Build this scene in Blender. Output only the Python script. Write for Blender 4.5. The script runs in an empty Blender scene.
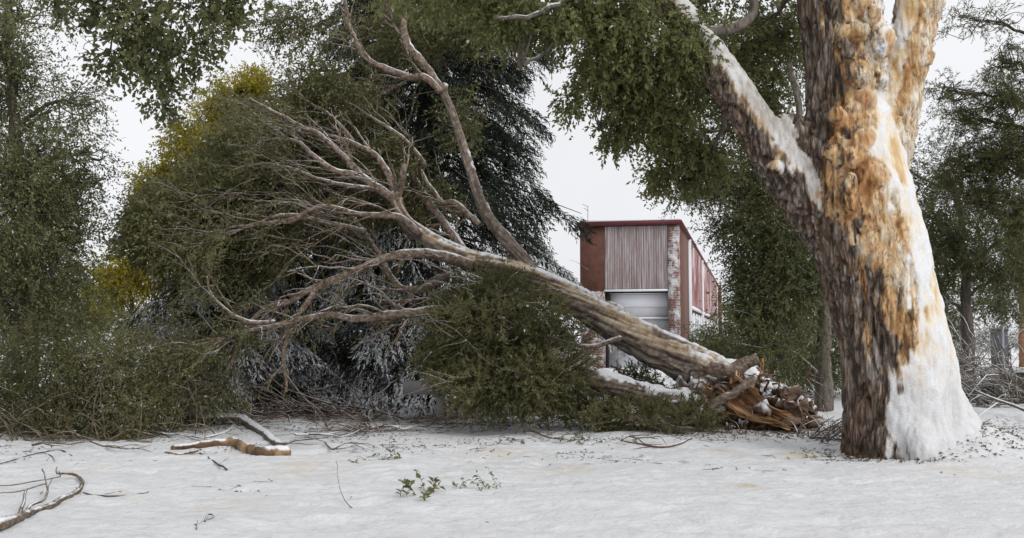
import bpy, math, random
import numpy as np
from mathutils import Vector

# ------------------------------------------------------------------ camera, sky, sun, exposure
sc = bpy.context.scene
col = sc.collection
CAM_H, FPX, PITCH = 1.35, 995.0, math.atan(66.0 / 995.0)
cam_d = bpy.data.cameras.new('camera'); cam = bpy.data.objects.new('camera', cam_d); col.objects.link(cam)
cam.location = (0, 0, CAM_H); cam.rotation_euler = (math.pi / 2 + PITCH, 0, 0)
cam_d.sensor_width = 36.0; cam_d.lens = FPX / 1024 * 36; cam_d.clip_end = 2000; cam_d.clip_start = 0.05
sc.camera = cam
world = bpy.data.worlds.new('World'); sc.world = world; world.use_nodes = True
wn, wl = world.node_tree.nodes, world.node_tree.links
wn.clear()
SUN_EL, SUN_AZ = math.radians(40), math.radians(140)        # azimuth from +Y, clockwise: high, behind the camera to the right
sky = wn.new('ShaderNodeTexSky'); sky.sky_type = 'NISHITA'; sky.sun_disc = False
sky.sun_elevation = SUN_EL; sky.sun_rotation = SUN_AZ; sky.dust_density = 4.0; sky.air_density = 1.5
hs = wn.new('ShaderNodeHueSaturation'); hs.inputs['Saturation'].default_value = 0.10
mx = wn.new('ShaderNodeMix'); mx.data_type = 'RGBA'; mx.inputs['Factor'].default_value = 0.80   # closed cloud cover
mx.inputs['B'].default_value = (10.3, 10.45, 10.8, 1)
cn = wn.new('ShaderNodeTexNoise'); cn.inputs['Scale'].default_value = 2.2; cn.inputs['Detail'].default_value = 5.0      # faint tone in the cloud
cr_ = wn.new('ShaderNodeMapRange'); cr_.inputs['From Min'].default_value = 0.3; cr_.inputs['From Max'].default_value = 0.7; cr_.inputs['To Min'].default_value = 0.93; cr_.inputs['To Max'].default_value = 1.06
wtc = wn.new('ShaderNodeTexCoord'); wl.new(wtc.outputs['Generated'], cn.inputs['Vector']); wl.new(cn.outputs['Fac'], cr_.inputs['Value'])
wsc = wn.new('ShaderNodeVectorMath'); wsc.operation = 'SCALE'; wl.new(cr_.outputs[0], wsc.inputs['Scale'])
bg = wn.new('ShaderNodeBackground'); bg.inputs['Strength'].default_value = 0.1
wo = wn.new('ShaderNodeOutputWorld')
wl.new(sky.outputs[0], hs.inputs['Color']); wl.new(hs.outputs[0], mx.inputs['A'])
wl.new(mx.outputs['Result'], wsc.inputs[0]); wl.new(wsc.outputs[0], bg.inputs['Color']); wl.new(bg.outputs[0], wo.inputs[0])
sun_d = bpy.data.lights.new('sun', 'SUN'); sun_d.energy = 1.4; sun_d.angle = math.radians(30); sun_d.color = (1, 0.97, 0.93)
sun = bpy.data.objects.new('sun', sun_d); col.objects.link(sun)
sdir = Vector((math.sin(SUN_AZ) * math.cos(SUN_EL), math.cos(SUN_AZ) * math.cos(SUN_EL), math.sin(SUN_EL)))
sun.rotation_euler = (-sdir).to_track_quat('-Z', 'Y').to_euler()
sun.location = (0, -5, 30)
vs = sc.view_settings; vs.view_transform = 'Standard'; vs.look = 'None'; vs.gamma = 1; vs.exposure = 0.0
vs.use_curve_mapping = False
sc.cycles.use_denoising = True
sc.cycles.max_bounces = 8; sc.cycles.diffuse_bounces = 4; sc.cycles.transmission_bounces = 4

# ------------------------------------------------------------------ helpers
RNG = np.random.default_rng(11)
A = np.array

def P(px, py, d):
    """point seen at pixel (px, py) of the photograph, d metres down the street from the camera"""
    u = (px - 512) / FPX; v = (269 - py) / FPX
    c, s = math.cos(PITCH), math.sin(PITCH)
    y = c - v * s; z = s + v * c
    k = d / y
    return A((u * k, d, CAM_H + z * k))

def ppm(d): return FPX / d

def fade(t): return t * t * t * (t * (t * 6 - 15) + 10)
_perm = np.random.default_rng(5).permutation(256)
_perm = np.concatenate([_perm, _perm, _perm]).astype(np.int64)
_g = np.random.default_rng(6).normal(size=(256, 3)); _g /= np.linalg.norm(_g, axis=1)[:, None]
def pnoise(p):
    p = np.asarray(p, float)
    i = np.floor(p).astype(np.int64); f = p - i; i &= 255
    u = fade(f); r = 0
    for dx in (0, 1):
        wx = u[:, 0] if dx else 1 - u[:, 0]
        for dy in (0, 1):
            wy = u[:, 1] if dy else 1 - u[:, 1]
            for dz in (0, 1):
                wz = u[:, 2] if dz else 1 - u[:, 2]
                h = _perm[_perm[_perm[(i[:, 0] + dx) & 255] + ((i[:, 1] + dy) & 255)] + ((i[:, 2] + dz) & 255)]
                g = _g[h]
                dot = g[:, 0] * (f[:, 0] - dx) + g[:, 1] * (f[:, 1] - dy) + g[:, 2] * (f[:, 2] - dz)
                r = r + wx * wy * wz * dot
    return r
def fbm(p, o=4):
    p = np.asarray(p, float); r = 0; a = 1.0
    for k in range(o):
        r = r + a * pnoise(p * 2 ** k + 17.3 * k); a *= 0.5
    return r
def sstep(a, b, x):
    t = np.clip((x - a) / (b - a), 0, 1); return t * t * (3 - 2 * t)
def unit(v):
    v = np.asarray(v, float); return v / np.maximum(np.linalg.norm(v, axis=-1, keepdims=True), 1e-9)

_GZ = {}
def gz(x, y):
    """height of the snow (looked up in a fine grid near the camera)"""
    x = np.atleast_1d(np.asarray(x, float)); y = np.atleast_1d(np.asarray(y, float))
    if not _GZ:
        _GZ['x'] = np.arange(-12, 12.01, .05); _GZ['y'] = np.arange(3, 30.01, .05)
        gx, gy = np.meshgrid(_GZ['x'], _GZ['y']); _GZ['h'] = gz_exact(gx.ravel(), gy.ravel()).reshape(gx.shape)
    if len(x) < 400 and x.min() > -11.9 and x.max() < 11.9 and y.min() > 3.1 and y.max() < 29.9:
        fx = (x + 12) / .05; fy = (y - 3) / .05; i = fx.astype(int); j = fy.astype(int); fx -= i; fy -= j; h = _GZ['h']
        return (h[j, i] * (1 - fx) + h[j, i + 1] * fx) * (1 - fy) + (h[j + 1, i] * (1 - fx) + h[j + 1, i + 1] * fx) * fy
    return gz_exact(x, y)
def gz_exact(x, y):
    x = np.atleast_1d(np.asarray(x, float)); y = np.atleast_1d(np.asarray(y, float))
    p = np.stack([x, y, np.zeros_like(x)], 1)
    near = np.exp(-(np.maximum(0, y - 14) / 14) ** 2)
    h = 0.10 * fbm(p * 0.42, 3) * near + 0.030 * fbm(p * A((1.6, 2.4, 1)) + 9, 4) * near
    ridge = 1 - np.abs(fbm(p * A((1.1, 3.2, 1)) + 31, 3)) * 2.2                        # wind ripples, footmarks
    h += 0.022 * ridge * near + 0.014 * fbm(p * A((4.5, 6.0, 1)) + 51, 3) * near
    h += 0.008 * fbm(p * A((9, 13, 1)) + 5, 2) * near
    h -= 0.045 * sstep(.24, .46, pnoise(p * A((1.5, 1.9, 1)) + 71)) * near                 # old hollows and footmarks
    # drift banked against the weather side of the big tree
    h += 0.34 * np.exp(-(((x - ELM[0] - 0.62) / 0.62) ** 2 + ((y - ELM[1] + 0.1) / 0.62) ** 2))
    h += 0.10 * np.exp(-(((x - ELM[0] - 1.6) / 1.2) ** 2 + ((y - ELM[1] - 0.9) / 0.8) ** 2))
    # low bank under the root plate and along the hedge line
    h += 0.10 * np.exp(-(((x - 3.3) / 1.6) ** 2 + ((y - 14.9) / 0.9) ** 2))
    return h
ELM = P(906, 452, 11.5)
def G(px, py, lift=0.0):
    """point on the snow seen at pixel (px, py)"""
    u = (px - 512) / FPX; v = (269 - py) / FPX
    c, s = math.cos(PITCH), math.sin(PITCH)
    dy = c - v * s; dz = s + v * c
    k = CAM_H / -dz
    for _ in range(6):
        x, y = u * k, dy * k
        k = (CAM_H - float(gz(x, y)[0])) / -dz
    return A((u * k, dy * k, float(gz(u * k, dy * k)[0]) + lift))

def mesh_obj(name, V, faces, mat, parent=None, attrs=None, smooth=False, base=None):
    """V (n,3); faces: one array or a list of arrays, each (m,k)"""
    V = np.asarray(V, np.float32)
    if parent is not None and base is None: base = A(parent['_base'])
    if base is not None: V = V - np.asarray(base, np.float32)
    if not isinstance(faces, list): faces = [faces]
    faces = [np.asarray(f, np.int32) for f in faces if len(f)]
    me = bpy.data.meshes.new(name)
    me.vertices.add(len(V)); me.vertices.foreach_set('co', V.ravel())
    loops = np.concatenate([f.ravel() for f in faces])
    tot = np.concatenate([np.full(len(f), f.shape[1], np.int32) for f in faces])
    start = np.concatenate([[0], np.cumsum(tot)[:-1]]).astype(np.int32)
    me.loops.add(len(loops)); me.loops.foreach_set('vertex_index', loops)
    me.polygons.add(len(tot)); me.polygons.foreach_set('loop_start', start)
    if smooth: me.polygons.foreach_set('use_smooth', np.ones(len(tot), bool))
    for k, a in (attrs or {}).items():
        a = np.asarray(a, np.float32)
        if a.ndim == 1:
            me.attributes.new(k, 'FLOAT', 'POINT').data.foreach_set('value', a)
        else:
            if a.shape[1] == 3: a = np.concatenate([a, np.ones((len(a), 1), np.float32)], 1)
            me.attributes.new(k, 'FLOAT_COLOR', 'POINT').data.foreach_set('color', a.ravel())
    me.update(calc_edges=True); me.validate()
    me.materials.append(mat)
    o = bpy.data.objects.new(name, me); col.objects.link(o)
    if parent is not None: o.parent = parent
    elif base is not None: o.location = base
    return o

def thing(name, label, cat, base, group=None):
    o = bpy.data.objects.new(name, None); col.objects.link(o)
    o.empty_display_size = 0.2
    o.location = [float(b) for b in base]; o['_base'] = [float(b) for b in base]
    o['label'] = label; o['category'] = cat
    if group: o['group'] = group
    return o
def tag(o, label, cat, group=None):
    o['label'] = label; o['category'] = cat
    if group: o['group'] = group
    return o
def stuff(o): o['kind'] = 'stuff'; return o
def struct(o): o['kind'] = 'structure'; return o

class MB:
    """collects geometry for one mesh"""
    def __init__(s): s.V = []; s.F = {}; s.n = 0; s.at = {}
    def add(s, V, *Fs, **at):
        V = np.asarray(V, float)
        s.V.append(V)
        for F in Fs:
            F = np.asarray(F, int)
            if len(F): s.F.setdefault(F.shape[1], []).append(F + s.n)
        for k, v in at.items():
            v = np.asarray(v, float)
            if v.ndim == 0: v = np.full(len(V), float(v))
            s.at.setdefault(k, []).append(v)
        s.n += len(V); return s
    def build(s, name, mat, parent=None, smooth=False, base=None):
        return mesh_obj(name, np.concatenate(s.V), [np.concatenate(f) for f in s.F.values()], mat, parent,
                        {k: np.concatenate(v) for k, v in s.at.items()}, smooth, base)
    def box(s, lo, hi, frame=None, **at):
        x0, y0, z0 = lo; x1, y1, z1 = hi
        V = A([(x0, y0, z0), (x1, y0, z0), (x1, y1, z0), (x0, y1, z0), (x0, y0, z1), (x1, y0, z1), (x1, y1, z1), (x0, y1, z1)], float)
        if frame is not None: V = frame(V)
        return s.add(V, [(0, 3, 2, 1), (4, 5, 6, 7), (0, 1, 5, 4), (1, 2, 6, 5), (2, 3, 7, 6), (3, 0, 4, 7)], **at)

def resample(pts, rad, m):
    pts = np.asarray(pts, float); rad = np.asarray(rad, float)
    k = len(pts)
    seg = np.linalg.norm(np.diff(pts, axis=0), axis=1)
    t = np.concatenate([[0], np.cumsum(seg)]); t /= t[-1]
    q = np.linspace(0, 1, m)
    i = np.clip(np.searchsorted(t, q, side='right') - 1, 0, k - 2)
    f = ((q - t[i]) / np.maximum(t[i + 1] - t[i], 1e-9))[:, None]
    p0 = pts[np.maximum(i - 1, 0)]; p1 = pts[i]; p2 = pts[i + 1]; p3 = pts[np.minimum(i + 2, k - 1)]
    out = 0.5 * (2 * p1 + (p2 - p0) * f + (2 * p0 - 5 * p1 + 4 * p2 - p3) * f ** 2 + (3 * p1 - p0 - 3 * p2 + p3) * f ** 3)
    return out, np.interp(q, t, rad)

def tube(pts, rad, n=6, m=None, wob=0.0, rough=0.0, seed=0):
    """tapered tube along a curve; returns V, quads, tris, along(0..1), rads"""
    pts = np.asarray(pts, float); rad = np.broadcast_to(np.asarray(rad, float), (len(pts),)) if np.ndim(rad) == 0 else np.asarray(rad, float)
    if m is None: m = max(4, 3 * len(pts))
    c, r = resample(pts, rad, m)
    if wob:
        L = np.linalg.norm(c[-1] - c[0]) + 1e-6
        ph = seed * 3.7
        s_ = np.linspace(0, 1, m) * L * 5; env = np.linspace(0, 1, m) ** 0.5
        c = c + wob * .32 * env[:, None] * np.stack([np.sin(s_ * (1 + .13 * k) + ph * (k + 1)) + .6 * np.sin(s_ * 2.7 + ph * (k + 3)) + .35 * np.sign(np.sin(s_ * 4.3 + k + ph)) for k in range(3)], 1)
    T = unit(np.gradient(c, axis=0))
    ref = A((0.0, 0, 1)) if abs(T[0][2]) < 0.9 else A((1.0, 0, 0))
    a = unit(np.cross(T[0], ref)); As = []
    for k in range(m):
        a = unit(a - T[k] * np.dot(a, T[k])); As.append(a)
    As = A(As); Bs = np.cross(T, As)
    th = np.arange(n) * 2 * math.pi / n
    ring = As[:, None] * np.cos(th)[None, :, None] + Bs[:, None] * np.sin(th)[None, :, None]
    rr = r[:, None] * np.ones((1, n))
    if rough:
        q = (c[:, None] + ring * r[:, None, None]).reshape(-1, 3)
        rr = rr * (1 + rough * fbm(q * 3.0 / max(r.max(), 0.02) * 0.25, 3).reshape(m, n) * 1.6)
    V = (c[:, None] + ring * rr[:, :, None]).reshape(-1, 3)
    i = np.arange(m - 1)[:, None] * n; j = np.arange(n)[None]; j2 = (j + 1) % n
    F = np.stack([i + j, i + j2, i + n + j2, i + n + j], -1).reshape(-1, 4)
    V = np.concatenate([V, c[:1], c[-1:]]); e0 = m * n; e1 = e0 + 1
    jj = np.arange(n)
    T3 = np.concatenate([np.stack([np.full(n, e0), (jj + 1) % n, jj], 1), np.stack([np.full(n, e1), (m - 1) * n + jj, (m - 1) * n + (jj + 1) % n], 1)])
    along = np.concatenate([np.repeat(np.linspace(0, 1, m), n), [0, 1]])
    return V, F, T3, along

def addtube(mb, pts, rad, n=6, m=None, wob=0.0, rough=0.0, seed=0, **at):
    V, F, T3, al = tube(pts, rad, n, m, wob, rough, seed)
    return mb.add(V, F, T3, **at)

def sprout(start, d, L, r, rng, bend=0.25, grav=0.0, k=5):
    """points of a wandering twig"""
    pts = [A(start, float)]; d = unit(d)
    for i in range(k):
        d = unit(d + rng.normal(size=3) * bend + A((0, 0, -grav)))
        pts.append(pts[-1] + d * L / k)
    return A(pts), np.linspace(r, r * 0.25, k + 1)

def leaves(Pt, D, n, L, l, w, rng, grav=0.15, up=0.5, ang=(30, 75), snow=0.0, tint=None, curl=0.15, wide=0.5):
    """n leaves along each sprig (start Pt, direction D, length L); each leaf two faces folded on its midrib"""
    N = len(Pt); Pt = np.asarray(Pt); D = unit(D)
    L = np.broadcast_to(L, (N,)); t = (np.arange(n)[None] + rng.random((N, n))) / n
    B = Pt[:, None] + D[:, None] * (L[:, None] * t)[..., None]
    B[..., 2] -= grav * L[:, None] * t ** 2
    ref = np.where(np.abs(D[:, 2:3]) < 0.9, A([[0, 0, 1.0]]), A([[1.0, 0, 0]]))
    a = unit(np.cross(D, ref)); b = np.cross(D, a)
    az = rng.random((N, n)) * 2 * math.pi
    rad = a[:, None] * np.cos(az)[..., None] + b[:, None] * np.sin(az)[..., None]
    an = np.radians(rng.uniform(ang[0], ang[1], (N, n)))[..., None]
    ld = D[:, None] * np.cos(an) + rad * np.sin(an)
    ld[..., 2] -= grav; ld = unit(ld)
    nr = rng.normal(size=(N, n, 3)) * 0.6; nr[..., 2] += up
    wv = unit(np.cross(ld, nr)); nn = np.cross(wv, ld)
    s = rng.uniform(0.55, 1.15, (N, n, 1)); ll = l * s; ww = w * s * rng.uniform(0.75, 1.1, (N, n, 1))
    v0 = B; v2 = B + ld * ll - nn * (curl * ll)
    mid = B + ld * ll * wide
    v1 = mid + wv * ww * 0.5 + nn * ww * 0.18; v3 = mid - wv * ww * 0.5 + nn * ww * 0.18
    V = np.stack([v0, v1, v2, v3], 2).reshape(-1, 3)
    M = N * n; base = np.arange(M)[:, None] * 4
    F = np.concatenate([base + A([[0, 1, 2]]), base + A([[0, 2, 3]])])
    sp = rng.random((N, 1)) * 0.55 + rng.random((N, n)) * 0.45
    if tint is not None: sp = np.clip(sp * 0.5 + np.asarray(tint)[:, None] * 0.5, 0, 1)
    rnd = np.repeat(sp.ravel(), 4)
    sn = np.broadcast_to(np.asarray(snow, float).reshape(-1, 1) if np.ndim(snow) else snow, (N, n))
    sn = (rng.random((N, n)) < sn).astype(float) * (np.abs(nn[..., 2]) > 0.15)
    return V, F, dict(rnd=rnd, snow=np.repeat(sn.ravel(), 4))

def in_blob(c, r, N, rng, shell=0.45, nf=1.2, thr=-0.15, seed=0.0):
    """points through a lumpy ellipsoid, thinned by noise so that gaps open"""
    c = A(c, float); r = A(r, float); out = []
    tot = 0
    while tot < N:
        d = unit(rng.normal(size=(N, 3))); u = rng.random(N) ** shell
        lump = 1 + 0.45 * fbm(d * 1.7 + seed + c * 0.37, 3)
        q = d * (u * lump)[:, None]
        p = c + q * r
        p = p[(pnoise(p * nf + seed) + .8 * pnoise(p * nf * 2.6 + seed + 9) > thr) & (p[:, 2] > 0.05)]
        out.append(p); tot += len(p)
        if len(p) == 0: break
    return np.concatenate(out)[:N]

# ------------------------------------------------------------------ materials
def mat(name):
    m = bpy.data.materials.new(name); m.use_nodes = True
    n = m.node_tree.nodes; l = m.node_tree.links
    return m, n, l, n['Principled BSDF']
def node(n, t, **kw):
    x = n.new(t)
    for k, v in kw.items():
        if k in x.inputs: x.inputs[k].default_value = v
        else: setattr(x, k, v)
    return x
def ramp(n, stops):
    x = n.new('ShaderNodeValToRGB'); cr = x.color_ramp
    while len(cr.elements) < len(stops): cr.elements.new(0.5)
    for e, (p, c) in zip(cr.elements, stops): e.position = p; e.color = (*c, 1) if len(c) == 3 else c
    return x
def mixc(n, l, fac, a, b):
    x = n.new('ShaderNodeMix'); x.data_type = 'RGBA'
    for s, v in (('Factor', fac), ('A', a), ('B', b)):
        if hasattr(v, 'is_output'): l.new(v, x.inputs[s])
        else: x.inputs[s].default_value = v if s == 'Factor' else (*v, 1)
    return x.outputs['Result']
SNOW = (0.74, 0.75, 0.775)

def leaf_mat(name, stops, trans=0.3, rough=0.55, spec=0.25, gain=1.0):
    stops = [(p, tuple(x * gain for x in c)) for p, c in stops]
    m, n, l, b = mat(name)
    at = node(n, 'ShaderNodeAttribute', attribute_name='rnd'); sn = node(n, 'ShaderNodeAttribute', attribute_name='snow')
    r = ramp(n, stops); l.new(at.outputs['Fac'], r.inputs[0])
    c = mixc(n, l, sn.outputs['Fac'], r.outputs[0], SNOW)
    l.new(c, b.inputs['Base Color']); b.inputs['Roughness'].default_value = rough
    b.inputs['Specular IOR Level'].default_value = spec
    tr = n.new('ShaderNodeBsdfTranslucent')
    g = n.new('ShaderNodeGamma'); g.inputs[1].default_value = 0.9; l.new(c, g.inputs[0]); l.new(g.outputs[0], tr.inputs[0])
    mxs = n.new('ShaderNodeMixShader'); mxs.inputs[0].default_value = trans
    l.new(b.outputs[0], mxs.inputs[1]); l.new(tr.outputs[0], mxs.inputs[2])
    l.new(mxs.outputs[0], n['Material Output'].inputs[0]); return m

def bark_mat(name, stops, scale=(14, 14, 4), snow_lo=0.55, snow_hi=0.8, wind=(0.45, -0.15, 0.88), bump=0.5, snowy=True, patch=7.0, dist=0.02):
    """bark: noise drawn out along the stem; snow lies on faces that look up and into the wind"""
    m, n, l, b = mat(name)
    tc = n.new('ShaderNodeTexCoord'); mp = node(n, 'ShaderNodeMapping'); mp.inputs['Scale'].default_value = scale
    l.new(tc.outputs['Object'], mp.inputs[0])
    nz = node(n, 'ShaderNodeTexNoise', Scale=1.0, Detail=6.0, Roughness=0.62); l.new(mp.outputs[0], nz.inputs['Vector'])
    r = ramp(n, stops); l.new(nz.outputs['Fac'], r.inputs[0]); c = r.outputs[0]
    if snowy:
        ge = n.new('ShaderNodeNewGeometry')
        dp = node(n, 'ShaderNodeVectorMath', operation='DOT_PRODUCT'); l.new(ge.outputs['Normal'], dp.inputs[0]); dp.inputs[1].default_value = wind
        n2 = node(n, 'ShaderNodeTexNoise', Scale=patch, Detail=5.0, Roughness=0.7); l.new(tc.outputs['Object'], n2.inputs['Vector'])
        ma = node(n, 'ShaderNodeMath', operation='MULTIPLY_ADD'); l.new(n2.outputs['Fac'], ma.inputs[0]); ma.inputs[1].default_value = 0.9; l.new(dp.outputs['Value'], ma.inputs[2])
        mr = node(n, 'ShaderNodeMapRange'); mr.inputs['From Min'].default_value = snow_lo + 0.45; mr.inputs['From Max'].default_value = snow_hi + 0.45
        l.new(ma.outputs[0], mr.inputs['Value'])
        c = mixc(n, l, mr.outputs[0], c, SNOW)
    l.new(c, b.inputs['Base Color']); b.inputs['Roughness'].default_value = 0.85; b.inputs['Specular IOR Level'].default_value = 0.25
    bp = node(n, 'ShaderNodeBump', Strength=bump, Distance=dist); l.new(nz.outputs['Fac'], bp.inputs['Height']); l.new(bp.outputs[0], b.inputs['Normal'])
    return m

def attr_mat(name, rough=0.75, spec=0.3, bscale=60.0, bstr=0.35, bdist=0.01, furrow=None):
    """surface colour carried by the vertices, with fine relief; furrow also paints shade into the cracks"""
    m, n, l, b = mat(name)
    at = node(n, 'ShaderNodeAttribute', attribute_name='col')
    tc = n.new('ShaderNodeTexCoord')
    nz = node(n, 'ShaderNodeTexNoise', Scale=bscale, Detail=4.0, Roughness=0.6); l.new(tc.outputs['Object'], nz.inputs['Vector'])
    mr = node(n, 'ShaderNodeMapRange'); mr.inputs['To Min'].default_value = 0.8; mr.inputs['To Max'].default_value = 1.2; l.new(nz.outputs['Fac'], mr.inputs['Value'])
    vm = node(n, 'ShaderNodeVectorMath', operation='SCALE'); l.new(at.outputs['Color'], vm.inputs[0]); l.new(mr.outputs[0], vm.inputs['Scale'])
    cc = vm.outputs[0]; hh = nz.outputs['Fac']
    if furrow:                                            # scaly plates where bark is left; shade of the narrow furrows put into the colour
        dk = node(n, 'ShaderNodeAttribute', attribute_name='dark')
        mp = node(n, 'ShaderNodeMapping'); mp.inputs['Scale'].default_value = furrow; l.new(tc.outputs['Object'], mp.inputs[0])
        f = node(n, 'ShaderNodeTexNoise', Scale=1.0, Detail=5.0, Roughness=0.65, Distortion=0.6); l.new(mp.outputs[0], f.inputs['Vector'])
        tn = node(n, 'ShaderNodeAttribute', attribute_name='torn')
        m2 = node(n, 'ShaderNodeMapping'); m2.inputs['Scale'].default_value = (15, 15, 6.5); l.new(tc.outputs['Object'], m2.inputs[0])
        f2 = node(n, 'ShaderNodeTexNoise', Scale=1.0, Detail=8.0, Roughness=0.72, Distortion=1.3); l.new(m2.outputs[0], f2.inputs['Vector'])
        r2_ = ramp(n, [(0.34, (0.16, 0.11, 0.08)), (0.43, (0.66, 0.56, 0.46)), (0.53, (1.0, 1.0, 1.0)), (0.66, (1.14, 1.2, 1.28))]); l.new(f2.outputs['Fac'], r2_.inputs[0])
        mt_ = node(n, 'ShaderNodeMix'); mt_.data_type = 'RGBA'; mt_.blend_type = 'MULTIPLY'; l.new(tn.outputs['Fac'], mt_.inputs['Factor']); l.new(cc, mt_.inputs['A']); l.new(r2_.outputs[0], mt_.inputs['B']); cc = mt_.outputs['Result']
        h2_ = node(n, 'ShaderNodeMath', operation='MULTIPLY_ADD'); l.new(f2.outputs['Fac'], h2_.inputs[0]); l.new(tn.outputs['Fac'], h2_.inputs[1]); l.new(nz.outputs['Fac'], h2_.inputs[2])
        fr_ = ramp(n, [(0.36, (0.35, 0.33, 0.32)), (0.50, (0.9, 0.9, 0.9)), (0.66, (1.75, 1.72, 1.7))]); l.new(f.outputs['Fac'], fr_.inputs[0])
        mu = node(n, 'ShaderNodeMix'); mu.data_type = 'RGBA'; mu.blend_type = 'MULTIPLY'; l.new(dk.outputs['Fac'], mu.inputs['Factor']); l.new(cc, mu.inputs['A']); l.new(fr_.outputs[0], mu.inputs['B']); cc = mu.outputs['Result']
        m3 = node(n, 'ShaderNodeMapping'); m3.inputs['Scale'].default_value = (12, 12, 2.3); l.new(tc.outputs['Object'], m3.inputs[0])
        wv_ = node(n, 'ShaderNodeTexNoise', Scale=1.3, Detail=4.0); l.new(m3.outputs[0], wv_.inputs['Vector'])
        ws_ = node(n, 'ShaderNodeVectorMath', operation='MULTIPLY_ADD'); l.new(wv_.outputs['Color'], ws_.inputs[0]); ws_.inputs[1].default_value = (1.1, 1.1, 1.1); l.new(m3.outputs[0], ws_.inputs[2])
        vo = node(n, 'ShaderNodeTexVoronoi', feature='DISTANCE_TO_EDGE', Scale=1.0); l.new(ws_.outputs[0], vo.inputs['Vector'])
        vr = ramp(n, [(0.0, (0.34, 0.31, 0.29)), (0.07, (0.55, 0.53, 0.51)), (0.20, (1.0, 1.0, 1.0)), (0.45, (1.25, 1.24, 1.23))]); l.new(vo.outputs['Distance'], vr.inputs[0])  # dark edges paint crack shade over the bark's own tone
        kf = node(n, 'ShaderNodeMath', operation='MULTIPLY_ADD', use_clamp=True); l.new(tn.outputs['Fac'], kf.inputs[0]); kf.inputs[1].default_value = 0.42; l.new(dk.outputs['Fac'], kf.inputs[2])
        mk = node(n, 'ShaderNodeMix'); mk.data_type = 'RGBA'; mk.blend_type = 'MULTIPLY'; l.new(kf.outputs[0], mk.inputs['Factor']); l.new(cc, mk.inputs['A']); l.new(vr.outputs[0], mk.inputs['B']); cc = mk.outputs['Result']
        hm = node(n, 'ShaderNodeMath', operation='MULTIPLY_ADD'); l.new(f.outputs['Fac'], hm.inputs[0]); l.new(dk.outputs['Fac'], hm.inputs[1]); l.new(h2_.outputs[0], hm.inputs[2]); h3_ = node(n, 'ShaderNodeMath', operation='MULTIPLY'); l.new(vr.outputs[0], h3_.inputs[0]); l.new(kf.outputs[0], h3_.inputs[1]); h4_ = node(n, 'ShaderNodeMath', operation='ADD'); l.new(h3_.outputs[0], h4_.inputs[0]); l.new(hm.outputs[0], h4_.inputs[1]); hh = h4_.outputs[0]
    l.new(cc, b.inputs['Base Color']); b.inputs['Roughness'].default_value = rough; b.inputs['Specular IOR Level'].default_value = spec
    bp = node(n, 'ShaderNodeBump', Strength=bstr * (1.6 if furrow else 1), Distance=bdist * (2.5 if furrow else 1)); l.new(hh, bp.inputs['Height']); l.new(bp.outputs[0], b.inputs['Normal'])
    return m

def plain_mat(name, c, rough=0.7, var=0.15, scale=8.0, snow=0.0, spec=0.3):
    m, n, l, b = mat(name)
    tc = n.new('ShaderNodeTexCoord')
    nz = node(n, 'ShaderNodeTexNoise', Scale=scale, Detail=6.0, Roughness=0.65); l.new(tc.outputs['Object'], nz.inputs['Vector'])
    r = ramp(n, [(0.3, tuple(x * (1 - var) for x in c)), (0.7, tuple(min(1, x * (1 + var)) for x in c))]); l.new(nz.outputs['Fac'], r.inputs[0])
    cc = r.outputs[0]
    if snow:
        n2 = node(n, 'ShaderNodeTexNoise', Scale=scale * 0.6, Detail=8.0, Roughness=0.75); l.new(tc.outputs['Object'], n2.inputs['Vector'])
        r2 = ramp(n, [(0.62 - snow * 0.4, (0, 0, 0)), (0.80 - snow * 0.4, (1, 1, 1))]); l.new(n2.outputs['Fac'], r2.inputs[0])
        cc = mixc(n, l, r2.outputs[0], cc, SNOW)
    l.new(cc, b.inputs['Base Color']); b.inputs['Roughness'].default_value = rough; b.inputs['Specular IOR Level'].default_value = spec
    return m

M = {}
M['leaf_elm'] = leaf_mat('elm_leaf', [(0.0, (0.060, 0.066, 0.024)), (0.5, (0.118, 0.126, 0.046)), (0.85, (0.175, 0.178, 0.072)), (1, (0.25, 0.23, 0.10))], 0.4, gain=1.28)
M['leaf_dark'] = leaf_mat('dark_leaf', [(0.0, (0.046, 0.052, 0.024)), (0.6, (0.092, 0.098, 0.042)), (1, (0.155, 0.155, 0.07))], 0.35, gain=1.45)
M['leaf_left'] = leaf_mat('grey_green_leaf', [(0.0, (0.052, 0.057, 0.026)), (0.6, (0.100, 0.106, 0.047)), (1, (0.17, 0.17, 0.08))], 0.33, gain=1.45)
M['leaf_fallen'] = leaf_mat('fallen_leaf', [(0.0, (0.056, 0.058, 0.024)), (0.5, (0.108, 0.108, 0.046)), (0.9, (0.175, 0.168, 0.078)), (1, (0.25, 0.21, 0.12))], 0.33, gain=1.25)
M['leaf_yellow'] = leaf_mat('yellow_leaf', [(0.0, (0.16, 0.15, 0.018)), (0.5, (0.34, 0.29, 0.03)), (1, (0.52, 0.43, 0.055))], 0.4)
M['leaf_brown'] = leaf_mat('brown_leaf', [(0.0, (0.06, 0.035, 0.018)), (0.5, (0.10, 0.062, 0.03)), (1, (0.17, 0.12, 0.06))], 0.2)
M['needle'] = leaf_mat('spruce_needle', [(0.0, (0.020, 0.027, 0.020)), (0.6, (0.040, 0.049, 0.036)), (1, (0.072, 0.080, 0.060))], 0.1, spec=0.1)
M['pine'] = leaf_mat('pine_needle', [(0.0, (0.052, 0.056, 0.022)), (0.6, (0.100, 0.104, 0.040)), (1, (0.16, 0.155, 0.065))], 0.3, gain=1.3)
M['juniper'] = leaf_mat('juniper_spray', [(0.0, (0.055, 0.056, 0.024)), (0.5, (0.128, 0.126, 0.056)), (1, (0.25, 0.23, 0.12))], 0.32, gain=1.2)
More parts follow.
